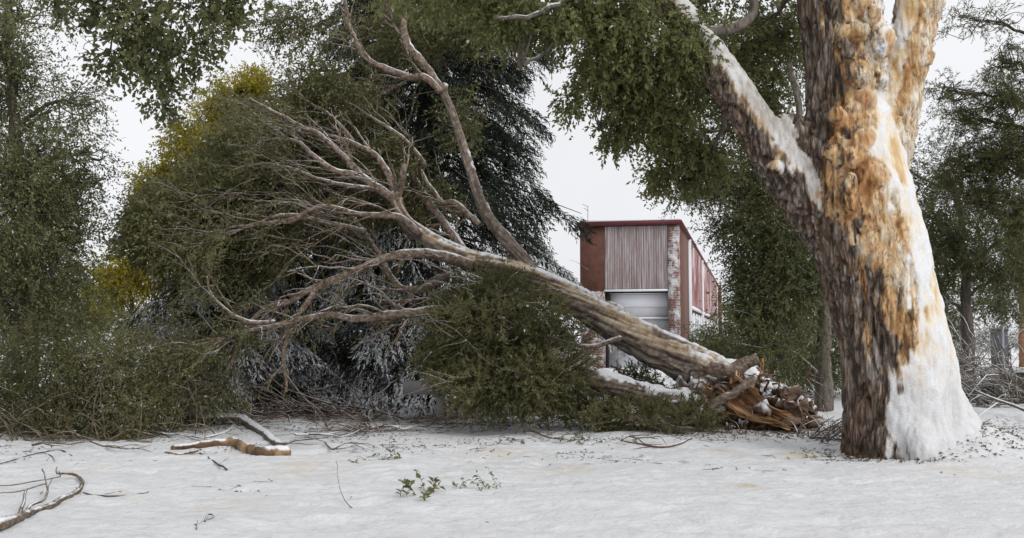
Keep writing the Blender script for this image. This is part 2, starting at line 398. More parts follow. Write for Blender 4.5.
M['bark'] = bark_mat('grey_brown_bark', [(0.3, (0.045, 0.036, 0.030)), (0.5, (0.12, 0.10, 0.085)), (0.7, (0.22, 0.19, 0.165))])
M['bark_bg'] = bark_mat('dull_bark', [(0.3, (0.035, 0.029, 0.024)), (0.6, (0.09, 0.075, 0.06)), (0.75, (0.15, 0.13, 0.11))], snow_lo=0.75, snow_hi=1.0)
M['bark_limb'] = bark_mat('fallen_limb_bark', [(0.32, (0.065, 0.044, 0.033)), (0.5, (0.17, 0.125, 0.095)), (0.66, (0.33, 0.27, 0.22))], scale=(18, 18, 18), snow_lo=0.74, snow_hi=0.98)
M['bark_red'] = bark_mat('reddish_twig', [(0.3, (0.07, 0.042, 0.030)), (0.6, (0.15, 0.095, 0.068)), (0.75, (0.24, 0.17, 0.13))], scale=(10, 10, 10), snow_lo=0.78, snow_hi=0.95)
M['bark_snowy'] = bark_mat('snowy_branch', [(0.3, (0.06, 0.05, 0.045)), (0.7, (0.17, 0.15, 0.13))], scale=(20, 20, 20), snow_lo=0.05, snow_hi=0.3)
M['branch_dry'] = bark_mat('dry_branch', [(0.3, (0.055, 0.042, 0.032)), (0.5, (0.15, 0.115, 0.085)), (0.7, (0.28, 0.22, 0.165))], scale=(20, 20, 20), snow_lo=0.86, snow_hi=1.05)
M['twig_grey'] = bark_mat('grey_twig', [(0.3, (0.10, 0.085, 0.07)), (0.7, (0.24, 0.21, 0.18))], scale=(20, 20, 20), snow_lo=0.5, snow_hi=0.75)
M['elm_bark'] = attr_mat('elm_trunk_surface', furrow=(26, 26, 4.2))
M['fallen_bark'] = attr_mat('fallen_trunk_surface', bscale=30)
M['wood'] = attr_mat('broken_wood', rough=0.65, bscale=45, bstr=0.5)
M['soil'] = plain_mat('frozen_soil', (0.035, 0.027, 0.021), 0.95, 0.5, 6.0, snow=0.15)
M['snow_lump'] = plain_mat('snow_lump', SNOW, 0.7, 0.03, 5.0)

# ------------------------------------------------------------------ ground: one snow sheet to the horizon
def ground():
    def axis(lo, hi, fine, mid, ratio=1.18, far=900):
        a = list(np.arange(lo, hi, fine)); st = fine
        while a[-1] < far: st *= ratio; a.append(a[-1] + st)
        st = fine; b = [lo]
        while b[-1] > -far * mid: st *= ratio; b.append(b[-1] - st)
        return A(sorted(b[1:]) + a)
    xs = axis(-8.5, 8.5, 0.058, 1.0, 1.3); ys = axis(5.6, 16.0, 0.050, 0.05, 1.25)
    X, Y = np.meshgrid(xs, ys); nx, ny = len(xs), len(ys)
    V = np.stack([X.ravel(), Y.ravel(), gz(X.ravel(), Y.ravel())], 1)
    i = np.arange(ny - 1)[:, None] * nx + np.arange(nx - 1)[None]
    F = np.stack([i, i + 1, i + nx + 1, i + nx], -1).reshape(-1, 4)
    stain = np.zeros(len(V))
    for px, py, r, s in [(750, 486, .10, .8), (1003, 441, .16, .9), (722, 450, .16, .45), (800, 457, .22, .45), (860, 455, .22, .6), (885, 447, .14, .7), (450, 443, .10, .7), (120, 495, .18, .35),
                         (220, 505, .3, .35), (560, 470, .4, .25), (300, 470, .35, .3), (960, 470, .4, .2), (500, 452, .4, .3), (90, 470, .2, .3)]:
        g = G(px, py); k = np.exp(-((V[:, 0] - g[0]) ** 2 + ((V[:, 1] - g[1]) * 0.8) ** 2) / r ** 2)
        stain = np.maximum(stain, s * k)
    pn = fbm(V * A((3, 3, 0)) + 3.3, 4)
    stain = np.clip(stain * (0.75 + 2.2 * pn) + 0.10 * sstep(0.25, 0.6, fbm(V * A((0.9, 1.4, 0)) + 77, 3)), 0, 1) * (V[:, 1] < 20)
    thin = sstep(13.6, 16.2, V[:, 1] + 1.6 * fbm(V * A((0.8, 0.8, 0)), 3)) * (1 - sstep(19, 26, V[:, 1])) * (1 - sstep(1.2, 2.2, V[:, 0] - 3.5))
    m, n, l, b = mat('snow')
    tc = n.new('ShaderNodeTexCoord')
    a1 = node(n, 'ShaderNodeAttribute', attribute_name='stain'); a2 = node(n, 'ShaderNodeAttribute', attribute_name='thin')
    nz = node(n, 'ShaderNodeTexNoise', Scale=7.0, Detail=12.0, Roughness=0.80); l.new(tc.outputs['Object'], nz.inputs['Vector'])
    r = ramp(n, [(0.33, (0.59, 0.595, 0.61)), (0.46, (0.735, 0.742, 0.757)), (0.62, (0.80, 0.807, 0.82))]); l.new(nz.outputs['Fac'], r.inputs[0])
    c = mixc(n, l, a1.outputs['Fac'], r.outputs[0], (0.62, 0.50, 0.30))
    # needles, bark crumbs and leaf bits frozen into thin snow
    v = node(n, 'ShaderNodeTexNoise', Scale=9.0, Detail=8.0, Roughness=0.8); l.new(tc.outputs['Object'], v.inputs['Vector'])
    ad = node(n, 'ShaderNodeMath', operation='MULTIPLY_ADD'); l.new(a2.outputs['Fac'], ad.inputs[0]); ad.inputs[1].default_value = 0.30; l.new(v.outputs['Fac'], ad.inputs[2])
    r3 = ramp(n, [(0.70, (0, 0, 0)), (0.80, (1, 1, 1))]); l.new(ad.outputs[0], r3.inputs[0])
    v2 = node(n, 'ShaderNodeTexNoise', Scale=40.0, Detail=3.0); l.new(tc.outputs['Object'], v2.inputs['Vector'])
    lit = ramp(n, [(0.35, (0.05, 0.035, 0.022)), (0.6, (0.13, 0.10, 0.06)), (0.7, (0.10, 0.11, 0.05))]); l.new(v2.outputs['Fac'], lit.inputs[0])
    c = mixc(n, l, r3.outputs[0], c, lit.outputs[0])
    l.new(c, b.inputs['Base Color']); b.inputs['Roughness'].default_value = 0.6
    b.inputs['Subsurface Weight'].default_value = 0.0
    nb = node(n, 'ShaderNodeTexNoise', Scale=11.0, Detail=9.0, Roughness=0.7); l.new(tc.outputs['Object'], nb.inputs['Vector'])
    bp = node(n, 'ShaderNodeBump', Strength=1.0, Distance=0.05); l.new(nb.outputs['Fac'], bp.inputs['Height']); l.new(bp.outputs[0], b.inputs['Normal'])
    return struct(mesh_obj('snow_ground', V, F, m, attrs=dict(stain=stain, thin=thin), smooth=True))
ground()


# ------------------------------------------------------------------ the building behind the trees
def building():
    C = P(680, 335, 40.0); C[2] = 0.0
    e2 = A((0.2299, 0.9732, 0.0)); e1 = A((-0.9732, 0.2299, 0.0))
    def fr(V):                                            # (a: leftwards along the end wall, b: back along the long side, z)
        V = np.asarray(V, float); return C + V[:, :1] * e1 + V[:, 1:2] * e2 + V[:, 2:3] * A([[0, 0, 1.0]])
    m_brick, n, l, b = mat('red_brick')
    tc = n.new('ShaderNodeTexCoord'); mp = node(n, 'ShaderNodeMapping'); mp.inputs['Rotation'].default_value = (math.pi / 2, 0, 0)
    l.new(tc.outputs['Object'], mp.inputs[0])
    br = node(n, 'ShaderNodeTexBrick', Scale=1.0); br.inputs['Brick Width'].default_value = 0.30; br.inputs['Row Height'].default_value = 0.10; br.inputs['Mortar Size'].default_value = 0.012
    br.inputs['Color1'].default_value = (0.15, 0.058, 0.036, 1); br.inputs['Color2'].default_value = (0.10, 0.042, 0.028, 1); br.inputs['Mortar'].default_value = (0.25, 0.2, 0.18, 1)
    l.new(mp.outputs[0], br.inputs['Vector'])
    n2 = node(n, 'ShaderNodeTexNoise', Scale=1.6, Detail=9.0, Roughness=0.78); l.new(tc.outputs['Object'], n2.inputs['Vector'])
    r2 = ramp(n, [(0.47, (0, 0, 0)), (0.58, (1, 1, 1))]); l.new(n2.outputs['Fac'], r2.inputs[0])
    c = mixc(n, l, r2.outputs[0], br.outputs['Color'], (0.55, 0.56, 0.58)); l.new(c, b.inputs['Base Color']); b.inputs['Roughness'].default_value = 0.85
    m_bare = plain_mat('brown_brick', (0.105, 0.045, 0.032), 0.85, 0.3, 3.0)
    m_side = plain_mat('brown_boarding', (0.13, 0.06, 0.043), 0.7, 0.2, 2.0)
    # rime clinging to the red sheeting
    m_sheet, n, l, b = mat('rimed_red_sheeting')
    tc = n.new('ShaderNodeTexCoord'); mp = node(n, 'ShaderNodeMapping'); mp.inputs['Scale'].default_value = (9, 9, 0.7); l.new(tc.outputs['Object'], mp.inputs[0])
    nz = node(n, 'ShaderNodeTexNoise', Scale=1.0, Detail=8.0, Roughness=0.7); l.new(mp.outputs[0], nz.inputs['Vector'])
    r = ramp(n, [(0.36, (0.18, 0.115, 0.112)), (0.48, (0.26, 0.205, 0.203)), (0.60, (0.38, 0.345, 0.35))]); l.new(nz.outputs['Fac'], r.inputs[0])
    l.new(r.outputs[0], b.inputs['Base Color']); b.inputs['Roughness'].default_value = 0.6
    m_sheet2, n, l, b = mat('red_sheeting_long_side')
    tc = n.new('ShaderNodeTexCoord')
    nz = node(n, 'ShaderNodeTexNoise', Scale=0.45, Detail=9.0, Roughness=0.7); l.new(tc.outputs['Object'], nz.inputs['Vector'])
    r = ramp(n, [(0.40, (0.19, 0.06, 0.055)), (0.52, (0.32, 0.18, 0.18)), (0.64, (0.60, 0.54, 0.56))]); l.new(nz.outputs['Fac'], r.inputs[0])
    l.new(r.outputs[0], b.inputs['Base Color']); b.inputs['Roughness'].default_value = 0.6
    m_fas = plain_mat('dark_red_fascia', (0.085, 0.016, 0.02), 0.5, 0.2, 4.0)
    m_white = plain_mat('white_frame', (0.72, 0.73, 0.76), 0.5, 0.06, 3.0)
    m_wall = plain_mat('grey_render', (0.50, 0.50, 0.52), 0.85, 0.12, 1.6, snow=0.5)
    m_dark = plain_mat('dark_post', (0.03, 0.028, 0.028), 0.5, 0.1, 4.0)
    m_door = plain_mat('pale_roller_door', (0.60, 0.60, 0.62), 0.6, 0.06, 2.5)
    m_glass, n, l, b = mat('window_glass'); b.inputs['Base Color'].default_value = (0.40, 0.41, 0.43, 1); b.inputs['Roughness'].default_value = 0.08
    m_blind = plain_mat('white_blind', (0.80, 0.80, 0.84), 0.6, 0.03, 3.0)
    t = thing('brick_building', 'two-storey brick building with rime-covered red metal cladding beyond the fallen trunk', 'building', C)
    H, HS, W, LB = 5.99, 3.16, 4.05, 54.0
    # core volumes
    MB().box((0.02, 7.0, 0), (W - 0.02, LB - 1, H - 0.12), fr).build('core_wall', m_bare, t)
    MB().box((0.45, 0.7, 0), (W - .98, 7.0, HS - 0.12), fr).build('lower_wall', m_wall, t)
    # corner pier and left wing in brick
    MB().box((0, 0, 0), (0.45, 0.5, H - 0.2), fr).build('brick_pier', m_brick, t)
    MB().box((W - 1.0, 0.05, HS), (W, 6.9, H - 0.2), fr).build('brick_wing', m_bare, t)
    MB().box((W - 1.0, 0.06, 0), (W, 6.9, HS - 0.003), fr).build('lower_brick_wing', m_brick, t)
    # corrugated sheet: real ribs
    def corrugated(name, a0, a1, b_, z0, z1, k, dep, m_, side=False):
        nseg = k * 4; u = np.linspace(0, 1, nseg + 1); w = dep * np.where(A([0, 1, 1, 0])[np.arange(nseg + 1) % 4] > 0, -1.0, 0.0)
        if not side: V0 = np.stack([a0 + (a1 - a0) * u, b_ + w, np.full_like(u, z0)], 1)
        else: V0 = np.stack([b_ + w, a0 + (a1 - a0) * u, np.full_like(u, z0)], 1)
        V1 = V0.copy(); V1[:, 2] = z1
        i = np.arange(nseg); F = np.stack([i, i + 1, i + nseg + 2, i + nseg + 1], 1)
        return MB().add(fr(np.concatenate([V0, V1])), F).build(name, m_, t)
    corrugated('end_cladding', 0.46, W - 1.01, 0.10, HS + 0.06, H - 0.2, 26, 0.035, m_sheet)
    MB().box((0.46, 0.14, HS + 0.05), (W - 1.01, 0.7, H - 0.21), fr).build('cladding_back', m_dark, t)
    MB().box((0.455, 0.02, HS - 0.03), (W - 1.005, 0.7, HS + 0.045), fr).build('cladding_sill', m_white, t)
    # roof edge
    MB().box((-0.12, -0.12, H - 0.17), (W + 0.1, LB, H), fr).build('roof_fascia', m_fas, t)
    MB().box((-0.05, -0.05, H + 0.003), (W, LB - .1, H + 0.07), fr).build('roof_snow', M['snow_lump'], t)
    # window under the cladding: frame, blind, glass
    w = MB().box((0.5, 0.60, 2.10), (W - 1.15, 0.68, 3.02), fr).build('roller_door', m_door, t)
    MB().box((0.52, 0.55, 2.50), (W - 1.2, 0.595, 3.0), fr).build('door_panel', m_blind, w, base=C)
    MB().box((0.5, 0.5, 2.01), (W - 1.15, 0.69, 2.09), fr).build('door_frame', m_white, w, base=C)
    MB().box((0.5, 0.5, 3.025), (W - 1.15, 0.69, 3.07), fr).build('door_frame', m_white, w, base=C)
    MB().box((W - 1.13, 0.30, 0), (W - 1.02, 0.42, HS - 0.04), fr).build('post', m_dark, t)
    # long side: brown boarding, two cladding bays with white posts, ledge, end block
    MB().box((-0.02, 0.52, 0), (0.3, 6.3, H - 0.2), fr).build('brown_boarding', m_side, t)
    for s0, s1, k in ((6.4, 19.6, 60), (20.2, 49.0, 120)):
        corrugated('side_cladding', s0, s1, -0.02, 2.75, H - 0.2, k, 0.06, m_sheet2, True)
        MB().box((-0.10, s0, 2.60), (0.10, s1, 2.74), fr).build('ledge', m_white, t)
        for q in np.linspace(s0 + 1.5, s1 - 3, 4 if s1 < 30 else 6):
            ww = MB().box((-0.01, q, 1.0), (0.05, q + 2.2, 2.35), fr).build('window', m_glass, t)
            for f0, f1 in (((-0.05, q - .1, .9), (0.03, q, 2.45)), ((-0.05, q + 2.2, .9), (0.03, q + 2.3, 2.45)), ((-0.05, q + 1.05, 1.0), (-0.013, q + 1.15, 2.35))):
                MB().box(f0, f1, fr).build('window_frame', m_white, ww, base=C)
    for q in (6.32, 19.62, 49.05):
        MB().box((-0.14, q, 0), (0.08, q + 0.25, H - 0.2), fr).build('white_post', m_white, t)
    MB().box((-0.35, 49.6, 0), (W, LB, H - 0.2), fr).build('end_block', m_side, t)
    mb = MB()
    a = fr([(W - 0.25, 0.6, H)])[0]
    addtube(mb, [a, a + (0, 0, 0.75)], [0.012, 0.01], 5)
    for z, q in ((0.72, .22), (0.55, .16)): addtube(mb, [a + (-q, 0, z + .12), a + (0.02, 0, z)], [0.009, 0.009], 4)
    mb.build('aerial', m_dark, t)
building()

# ------------------------------------------------------------------ solid stems: overlapping tubes fused into one surface, then barked
def fuse(tubes, spheres=(), voxel=0.016, smooth=8):
    mb = MB()
    for pts, rad in tubes:
        V, F, T3, al = tube(pts, rad, 16, max(8, len(pts) * 5)); mb.add(V, F, T3)
    for c, r in spheres:
        th = np.linspace(0, math.pi, 9)[1:-1]; ph = np.arange(12) * 2 * math.pi / 12
        r3 = np.broadcast_to(r, (3,))
        V = [A(c) + r3 * A((math.sin(a) * math.cos(b), math.sin(a) * math.sin(b), math.cos(a))) for a in th for b in ph]
        V += [A(c) + r3 * A((0, 0, 1)), A(c) - r3 * A((0, 0, 1))]
        i = np.arange(6)[:, None] * 12; j = np.arange(12)[None]; F = np.stack([i + j, i + 12 + j, i + 12 + (j + 1) % 12, i + (j + 1) % 12], -1).reshape(-1, 4)
        jj = np.arange(12); T = np.concatenate([np.stack([np.full(12, 84), jj, (jj + 1) % 12], 1), np.stack([np.full(12, 85), 72 + (jj + 1) % 12, 72 + jj], 1)])
        mb.add(A(V), F, T)
    o = mb.build('fuse_tmp', M['bark'])
    rm = o.modifiers.new('r', 'REMESH'); rm.mode = 'VOXEL'; rm.voxel_size = voxel
    sm = o.modifiers.new('s', 'SMOOTH'); sm.factor = 0.5; sm.iterations = smooth
    ev = o.evaluated_get(bpy.context.evaluated_depsgraph_get()); me = ev.to_mesh()
    co = np.empty(len(me.vertices) * 3, np.float32); me.vertices.foreach_get('co', co); co = co.reshape(-1, 3).astype(float)
    nr = np.empty(len(me.vertices) * 3, np.float32); me.vertices.foreach_get('normal', nr); nr = nr.reshape(-1, 3).astype(float)
    tot = np.empty(len(me.polygons), np.int32); me.polygons.foreach_get('loop_total', tot)
    lp = np.empty(len(me.loops), np.int32); me.loops.foreach_get('vertex_index', lp)
    st = np.concatenate([[0], np.cumsum(tot)[:-1]])
    Fs = [lp[st[tot == k][:, None] + np.arange(k)[None]] for k in (3, 4) if (tot == k).any()]
    ev.to_mesh_clear(); old = o.data; bpy.data.objects.remove(o); bpy.data.meshes.remove(old)
    return co, nr, Fs

def near_axis(co, tubes):
    S = []; R = []; T = []; I = []; Q = []
    for k, (pts, rad) in enumerate(tubes):
        c, r = resample(pts, rad, 40); S.append(c); R.append(r); T.append(unit(np.gradient(c, axis=0))); I.append(np.full(40, k)); Q.append(np.concatenate([[0], np.cumsum(np.linalg.norm(np.diff(c, axis=0), axis=1))]))
    S, R, T, I, Q = map(np.concatenate, (S, R, T, I, Q))
    best = np.empty(len(co), int)
    for i in range(0, len(co), 20000):
        d = np.linalg.norm(co[i:i + 20000, None] - S[None], axis=2) / R[None]
        best[i:i + 20000] = d.argmin(1)
    return S[best], R[best], T[best], I[best], Q[best]

def lerp3(t, *cs):
    t = np.clip(t, 0, 1) * (len(cs) - 1); cs = A(cs, float); i = np.clip(t.astype(int), 0, len(cs) - 2); f = (t - i)[:, None]
    return cs[i] * (1 - f) + cs[i + 1] * f

def plates(q, warp=0.6):
    """1 on bark plates, 0 in the narrow furrows between them"""
    q = q + warp * np.stack([pnoise(q * .6 + 40), pnoise(q * .6 + 80), 0 * q[:, 0]], 1)
    return .65 * sstep(.0, .17, np.abs(pnoise(q))) + .35 * sstep(.0, .2, np.abs(pnoise(q * 1.9 + 7)))

def ridges(q, warp=0.5):
    q = q + warp * np.stack([pnoise(q * 0.5 + 40), pnoise(q * 0.5 + 80), 0 * q[:, 0]], 1)
    a = 1 - np.abs(pnoise(q)) * 2.6
    b = 1 - np.abs(pnoise(q * 2.1 + 7)) * 2.6
    return np.clip(a, -0.6, 1) * 0.7 + np.clip(b, -.6, 1) * 0.3

def elm():
    d0 = 11.5; pm = ppm(d0)
    def T(l): return (A([P(x, y, d0 + (q[0] if q else 0)) for x, y, r, *q in l]), A([r / pm for x, y, r, *q in l]))
    trunk = T([(908, 480, 66), (906, 452, 60), (904, 420, 56), (901, 390, 54), (896, 350, 51), (884, 300, 51), (871, 250, 53), (857, 200, 54), (850, 150, 48), (847, 110, 39)])
    lead_l = T([(850, 160, 44), (846, 110, 37), (846, 60, 38), (840, 10, 40), (834, -45, 36, .2)])
    lead_l2 = T([(836, -35, 34, .2), (820, -160, 30, .5), (800, -330, 22, .9)])
    lead_r = T([(866, 205, 36, .05), (876, 165, 30, .05), (888, 135, 26, .08), (900, 88, 21, .1), (911, 44, 20.5, .15), (920, 0, 22, .2), (930, -50, 21, .3)])
    lead_r2 = T([(928, -40, 20.5, .3), (950, -170, 20, .6), (990, -330, 14, 1.2)])
    limb = T([(838, 228, 34), (815, 200, 31), (795, 178, 27), (773, 150, 22, -.05), (748, 112, 19.5, -.1), (718, 67, 17, -.15), (683, 20, 14.5, -.2), (655, -18, 13.5, -.3)])
    limb2 = T([(660, -10, 13, -.3), (580, -100, 11, -.5), (470, -190, 8, -.8)])
    stub = T([(700, 35, 7, -.25), (748, 20, 5, -.2), (755, -20, 4.5, -.1), (760, -80, 4, 0)])
    roots = []
    for a, L, r in ((262, .64, 15), (100, .9, 22), (70, .8, 18)):
        a = math.radians(a); u = A((math.cos(a), math.sin(a), 0))
        roots.append((A([ELM + A((0, 0, .75)) + u * .25, ELM + A((0, 0, .32)) + u * .52, ELM + A((0, 0, 0.08)) + u * .74, ELM + A((0, 0, -.10)) + u * L]), A((r * 1.2, r, r * .8, r * .5)) / pm))
    bur = []; brg = np.random.default_rng(77)
    for x, y, r, dd in [(860, 12, 13, -.40), (874, 44, 17, -.36), (856, 72, 13, -.40), (864, 102, 11, -.40), (842, 120, 10, -.44), (860, 140, 13, -.48), (852, 160, 12, -.52), (866, 176, 14, -.50), (870, 190, 9, -.50), (846, 40, 10, -.42), (876, 78, 10, -.34),
                        (838, 150, 9, -.5), (846, 185, 10, -.53), (905, 100, 8, -.10), (926, 60, 7, -.02), (784, 158, 9, -.22), (872, 22, 10, -.34), (862, 215, 10, -.55), (848, 205, 9, -.55)]:
        for q in range(3):
            j = brg.normal(size=3) * r * (.18 if q == 0 else .55) / pm; bur.append((P(x, y, d0 + dd) + j, A((r, r, r * 1.15)) / pm * (.9 if q == 0 else brg.uniform(.4, .7))))
    roots.append(T([(845, 190, 40), (822, 158, 31), (798, 138, 20, -.03), (776, 126, 13, -.05)]))
    roots.append(T([(944, 475, 48, -.05), (940, 442, 42, -.05), (924, 395, 33, -.02), (911, 345, 30), (902, 300, 28)]))
    tubes = [trunk, lead_l, lead_r, limb] + roots
    co, nr, Fs = fuse(tubes, bur, 0.0195, 6)
    nv = co + .16 * np.stack([fbm(co * 2.4 + 5, 2), fbm(co * 2.4 + 25, 2), fbm(co * 2.4 + 45, 2)], 1)
    keep_ax = [trunk, lead_l, lead_r, limb]
    S, R, Tt, I, Q = near_axis(co, keep_ax)
    lat = A((0.93, -0.36, 0.0))
    u = ((co - S) @ lat) / R; z = co[:, 2]
    bd = np.min([np.linalg.norm((nv - c) / r, axis=1) for c, r in bur], axis=0); burl = (1 - sstep(.85, 1.08, bd)) * .9
    st = fbm(co * A((5.5, 5.5, 1.1)), 4); bl = fbm(co * A((3.0, 3.0, 2.2)) + 20, 4); fi = fbm(co * A((22, 22, 6.0)) + 3, 3)
    u_ = u + 0.50 * st + 0.22 * bl + .16 * fi
    b1 = np.interp(z, [0, .6, 1.2, 1.5, 2.3, 3.1, 3.6, 4.4, 5.4], [-.20, -.20, -.10, -.10, -.28, -.42, -.28, -.10, -.10])
    b2 = np.interp(z, [0, .80, 1.05, 1.45, 2.0, 2.5, 3.1, 3.5, 4.5], [-.40, -.22, .08, .40, .66, .68, .42, .25, .6])
    dark = 1 - sstep(-.03, .03, u_ - b1)
    snow = sstep(-.07, .07, u_ - np.maximum(b2, b1))
    grey = sstep(.06, .12, fbm(co * A((9.5, 9.5, .9)) + 205, 3)) * (1 - sstep(.35, 1.0, u - b1)) * (1 - snow)
    dark = np.maximum(dark, grey * .95)
    # stems above the fork
    rl = I == 2
    dark = np.where(rl, (1 - sstep(-.95, -.8, u_)) * 0.8, dark); snow = np.where(rl, 1 - sstep(-.15, .12, u_ + 0.25 * bl), snow)
    ll = I == 1
    dark = np.where(ll, np.maximum(1 - sstep(-.20, .10, u_ + .25 * bl), sstep(.1, .3, fi + .15 * st)), dark); snow = np.where(ll, sstep(.85, 1.0, u_), snow)
    lm = I == 3
    up = nr @ unit(A((0.75, -0.35, 0.55)))
    dark = np.where(lm, 1 - sstep(-.05, .30, up + .5 * st + .3 * fi), dark); snow = np.where(lm, sstep(.10, .36, up + .6 * st + .3 * fi) * .92, snow)
    back = sstep(0.1, 0.5, nr @ A((-.36, .93, 0)))            # lee and far side: plain dark bark
    dark = np.maximum(dark, back * (1 - sstep(.75, .95, u))); snow = snow * (1 - back * .6)
    burl = burl * (1 - .6 * back)
    dark = dark * (1 - burl); snow = snow * (1 - burl * .75)
    # orange strips torn open in the dark bark
    strip = sstep(.16, .22, fbm(co * A((7.5, 7.5, .85)) + 55, 3)) * sstep(.9, 1.3, z) * (1 - sstep(-.25, .15, -u - .55)) * (1 - burl) * ((I == 0) | (I == 1))
    strip *= (1 - back)
    rd = plates(co * A((9.5, 9.5, 1.5)) + A((0, 0, 3)))
    disp = dark * (0.085 * rd - 0.050) + (1 - dark) * (1 - snow) * (0.036 * rd - .01 + 0.040 * bl + .022 * fi) + snow * (0.034 * bl + 0.012 + .020 * fi + .02 * st)
    disp = disp * (1 - .75 * burl) + burl * (.05 * bl + .02 * fi)
    disp -= strip * dark * .015
    co2 = co + nr * disp[:, None]
    co2[:, 2] = np.maximum(co2[:, 2], -0.25)
    cd = lerp3(0.62 * rd + .45 * (fi + .25), (.058, .044, .034), (.125, .096, .074), (.21, .166, .132), (.30, .25, .21))  # bark tone, with furrow shade painted in as darker colour
    rdk = lerp3(fi * .8 + .5, (.10, .055, .035), (.20, .10, .05)); w = (sstep(.0, .3, fbm(co * A((4, 4, 1.0)) + 91, 3)) * .6)[:, None]
    cd = cd * (1 - w * .7) + rdk * w * .7
    b3 = fbm(co * A((8, 8, 4.5)) + 150, 4)
    cor = lerp3(.30 + .62 * np.clip(u - b1, 0, 1) + .65 * bl + .75 * b3, (.26, .13, .055), (.45, .25, .105), (.60, .40, .21), (.68, .54, .37), (.72, .65, .54))
    cb = lerp3(.5 + .8 * bl + .8 * fi, (.26, .105, .035), (.48, .25, .095), (.62, .42, .21), (.68, .52, .33))
    cs = lerp3(.56 + .9 * bl + .7 * st + .4 * fi, (.60, .40, .20), (.70, .56, .36), (.76, .70, .60), (.74, .745, .76), (.76, .77, .79))
    cs = np.where(lm[:, None], lerp3(.5 + 1.0 * bl + .8 * fi, (.34, .32, .30), (.52, .51, .50), (.66, .66, .67)), cs)
    lowz = (1 - sstep(.5, 1.5, z + .5 * bl))[:, None]; cs = cs * (1 - lowz) + lowz * lerp3(.5 + .8 * bl + .4 * fi, (.55, .545, .54), (.64, .645, .655), (.70, .705, .72))
    C_ = cor * (1 - dark)[:, None] + cd * dark[:, None]
    C_ = C_ * (1 - (strip * dark)[:, None]) + cb * (strip * dark)[:, None]
    C_ = C_ * (1 - snow)[:, None] + cs * snow[:, None]
    C_ = C_ * (1 - burl * .85)[:, None] + cb * (burl * .85)[:, None]
    # crust of snow caught in furrows of the dark bark near the weather side
    fl = dark * sstep(.12, .22, fbm(co * A((7, 7, 1.6)) + 130, 3)) * (1 - sstep(.0, .5, np.abs(u + .25))) * sstep(.6, 1.0, z)
    C_ = C_ * (1 - fl * .4)[:, None] + A((.55, .52, .50)) * (fl * .4)[:, None]
    t = thing('elm_tree', 'huge torn old tree with orange burls and snow plastered up its right side', 'tree', ELM)
    mesh_obj('trunk', co2, Fs, M['elm_bark'], t, dict(col=C_, dark=dark, torn=np.clip((1 - dark) * (1 - .93 * snow) * (1 - .45 * burl) + .8 * strip * dark, 0, 1)), smooth=True)
    mb = MB(); rng = np.random.default_rng(21)
    addtube(mb, *stub, 9, 24, .03)
    for s2 in (lead_l2, lead_r2, limb2): addtube(mb, *s2, 16, 40, .0, .10)
    tips = []
    def branch(pts, r, n=7):
        pts = A(pts); addtube(mb, pts, np.linspace(r, r * .3, len(pts)), n, 5 * len(pts), .10, .15, seed=len(tips) + 3); tips.append(pts)
    branch([P(700, 35, 11.3), P(660, 60, 11.6), P(630, 95, 12), P(600, 130, 12.2)], .045)
    branch([P(680, 8, 11.3), P(620, 20, 11.0), P(560, 40, 10.8), P(520, 70, 10.6)], .055)
    branch([P(640, -40, 11.2), P(590, -10, 10.6), P(540, 10, 10.2), P(500, 20, 10)], .05)
    branch([P(735, 85, 11.4), P(720, 130, 12.2), P(700, 170, 12.8), P(680, 190, 13)], .04)
    branch([P(755, -20, 11.4), P(720, -10, 11.8), P(690, 20, 12), P(660, 40, 12.1)], .035)
    branch([P(580, -110, 11), P(530, -70, 10.8), P(480, -50, 10.6), P(440, -40, 10.5)], .04)
    branch([P(834, -50, 11.7), P(800, -20, 12.4), P(770, 20, 12.8), P(740, 60, 13)], .05)
    branch([P(834, -80, 11.7), P(780, -60, 12.2), P(700, -40, 12.4), P(610, -20, 12.5)], .05)
    blobs = [((650, 45), 11.4, (.85, .7, .48), 900), ((590, 18), 10.9, (.66, .6, .36), 620), ((598, 75), 11.6, (.30, .4, .26), 150), ((665, 112), 12.2, (.55, .7, .42), 520), ((618, 132), 12.2, (.26, .3, .20), 100),
             ((692, 160), 12.9, (.45, .6, .38), 400), ((525, 10), 10.6, (.60, .6, .30), 480), ((720, 60), 12.6, (.6, .8, .6), 500), ((660, -30), 12.0, (1.5, 1.2, .42), 900),
             ((770, 40), 13.0, (.5, .6, .6), 420), ((655, 178), 13.0, (.26, .4, .15), 80), ((440, -15), 10.6, (.7, .6, .25), 200), ((575, 100), 11.6, (.22, .3, .14), 50), ((755, 110), 13.2, (.4, .5, .5), 300), ((635, 90), 11.9, (.4, .4, .3), 240)]
    cr = MB()
    for k, ((x, y), d, r, N) in enumerate(blobs):
        c = P(x, y, d)
        p = in_blob(c, r, N, rng, .5, 1.7, -.12, k * 3.1)
        D = unit((p - c) / A(r) * .5 + rng.normal(size=p.shape) * .6 + A((-.15, 0, -.35)))
        V, F, at = leaves(p, D, 13, rng.uniform(.14, .30, len(p)), .070, .038, rng, grav=.3, up=.6, snow=.004)
        cr.add(V, F, **at)
        a = min(tips, key=lambda q: np.linalg.norm(q[-1] - c))
        for q in p[::9]:
            s = a[rng.integers(1, len(a))]
            if np.linalg.norm(q - s) > .75: continue
            mid = s + (q - s) * .55 + rng.normal(size=3) * .1 + A((0, 0, .08)); addtube(mb, [s, mid, q], [.011, .007, .003], 4, 7, .05, seed=k)
    stuff(cr.build('crown', M['leaf_elm'], t)); mb.build('branches', M['bark'], t, smooth=True)
elm()

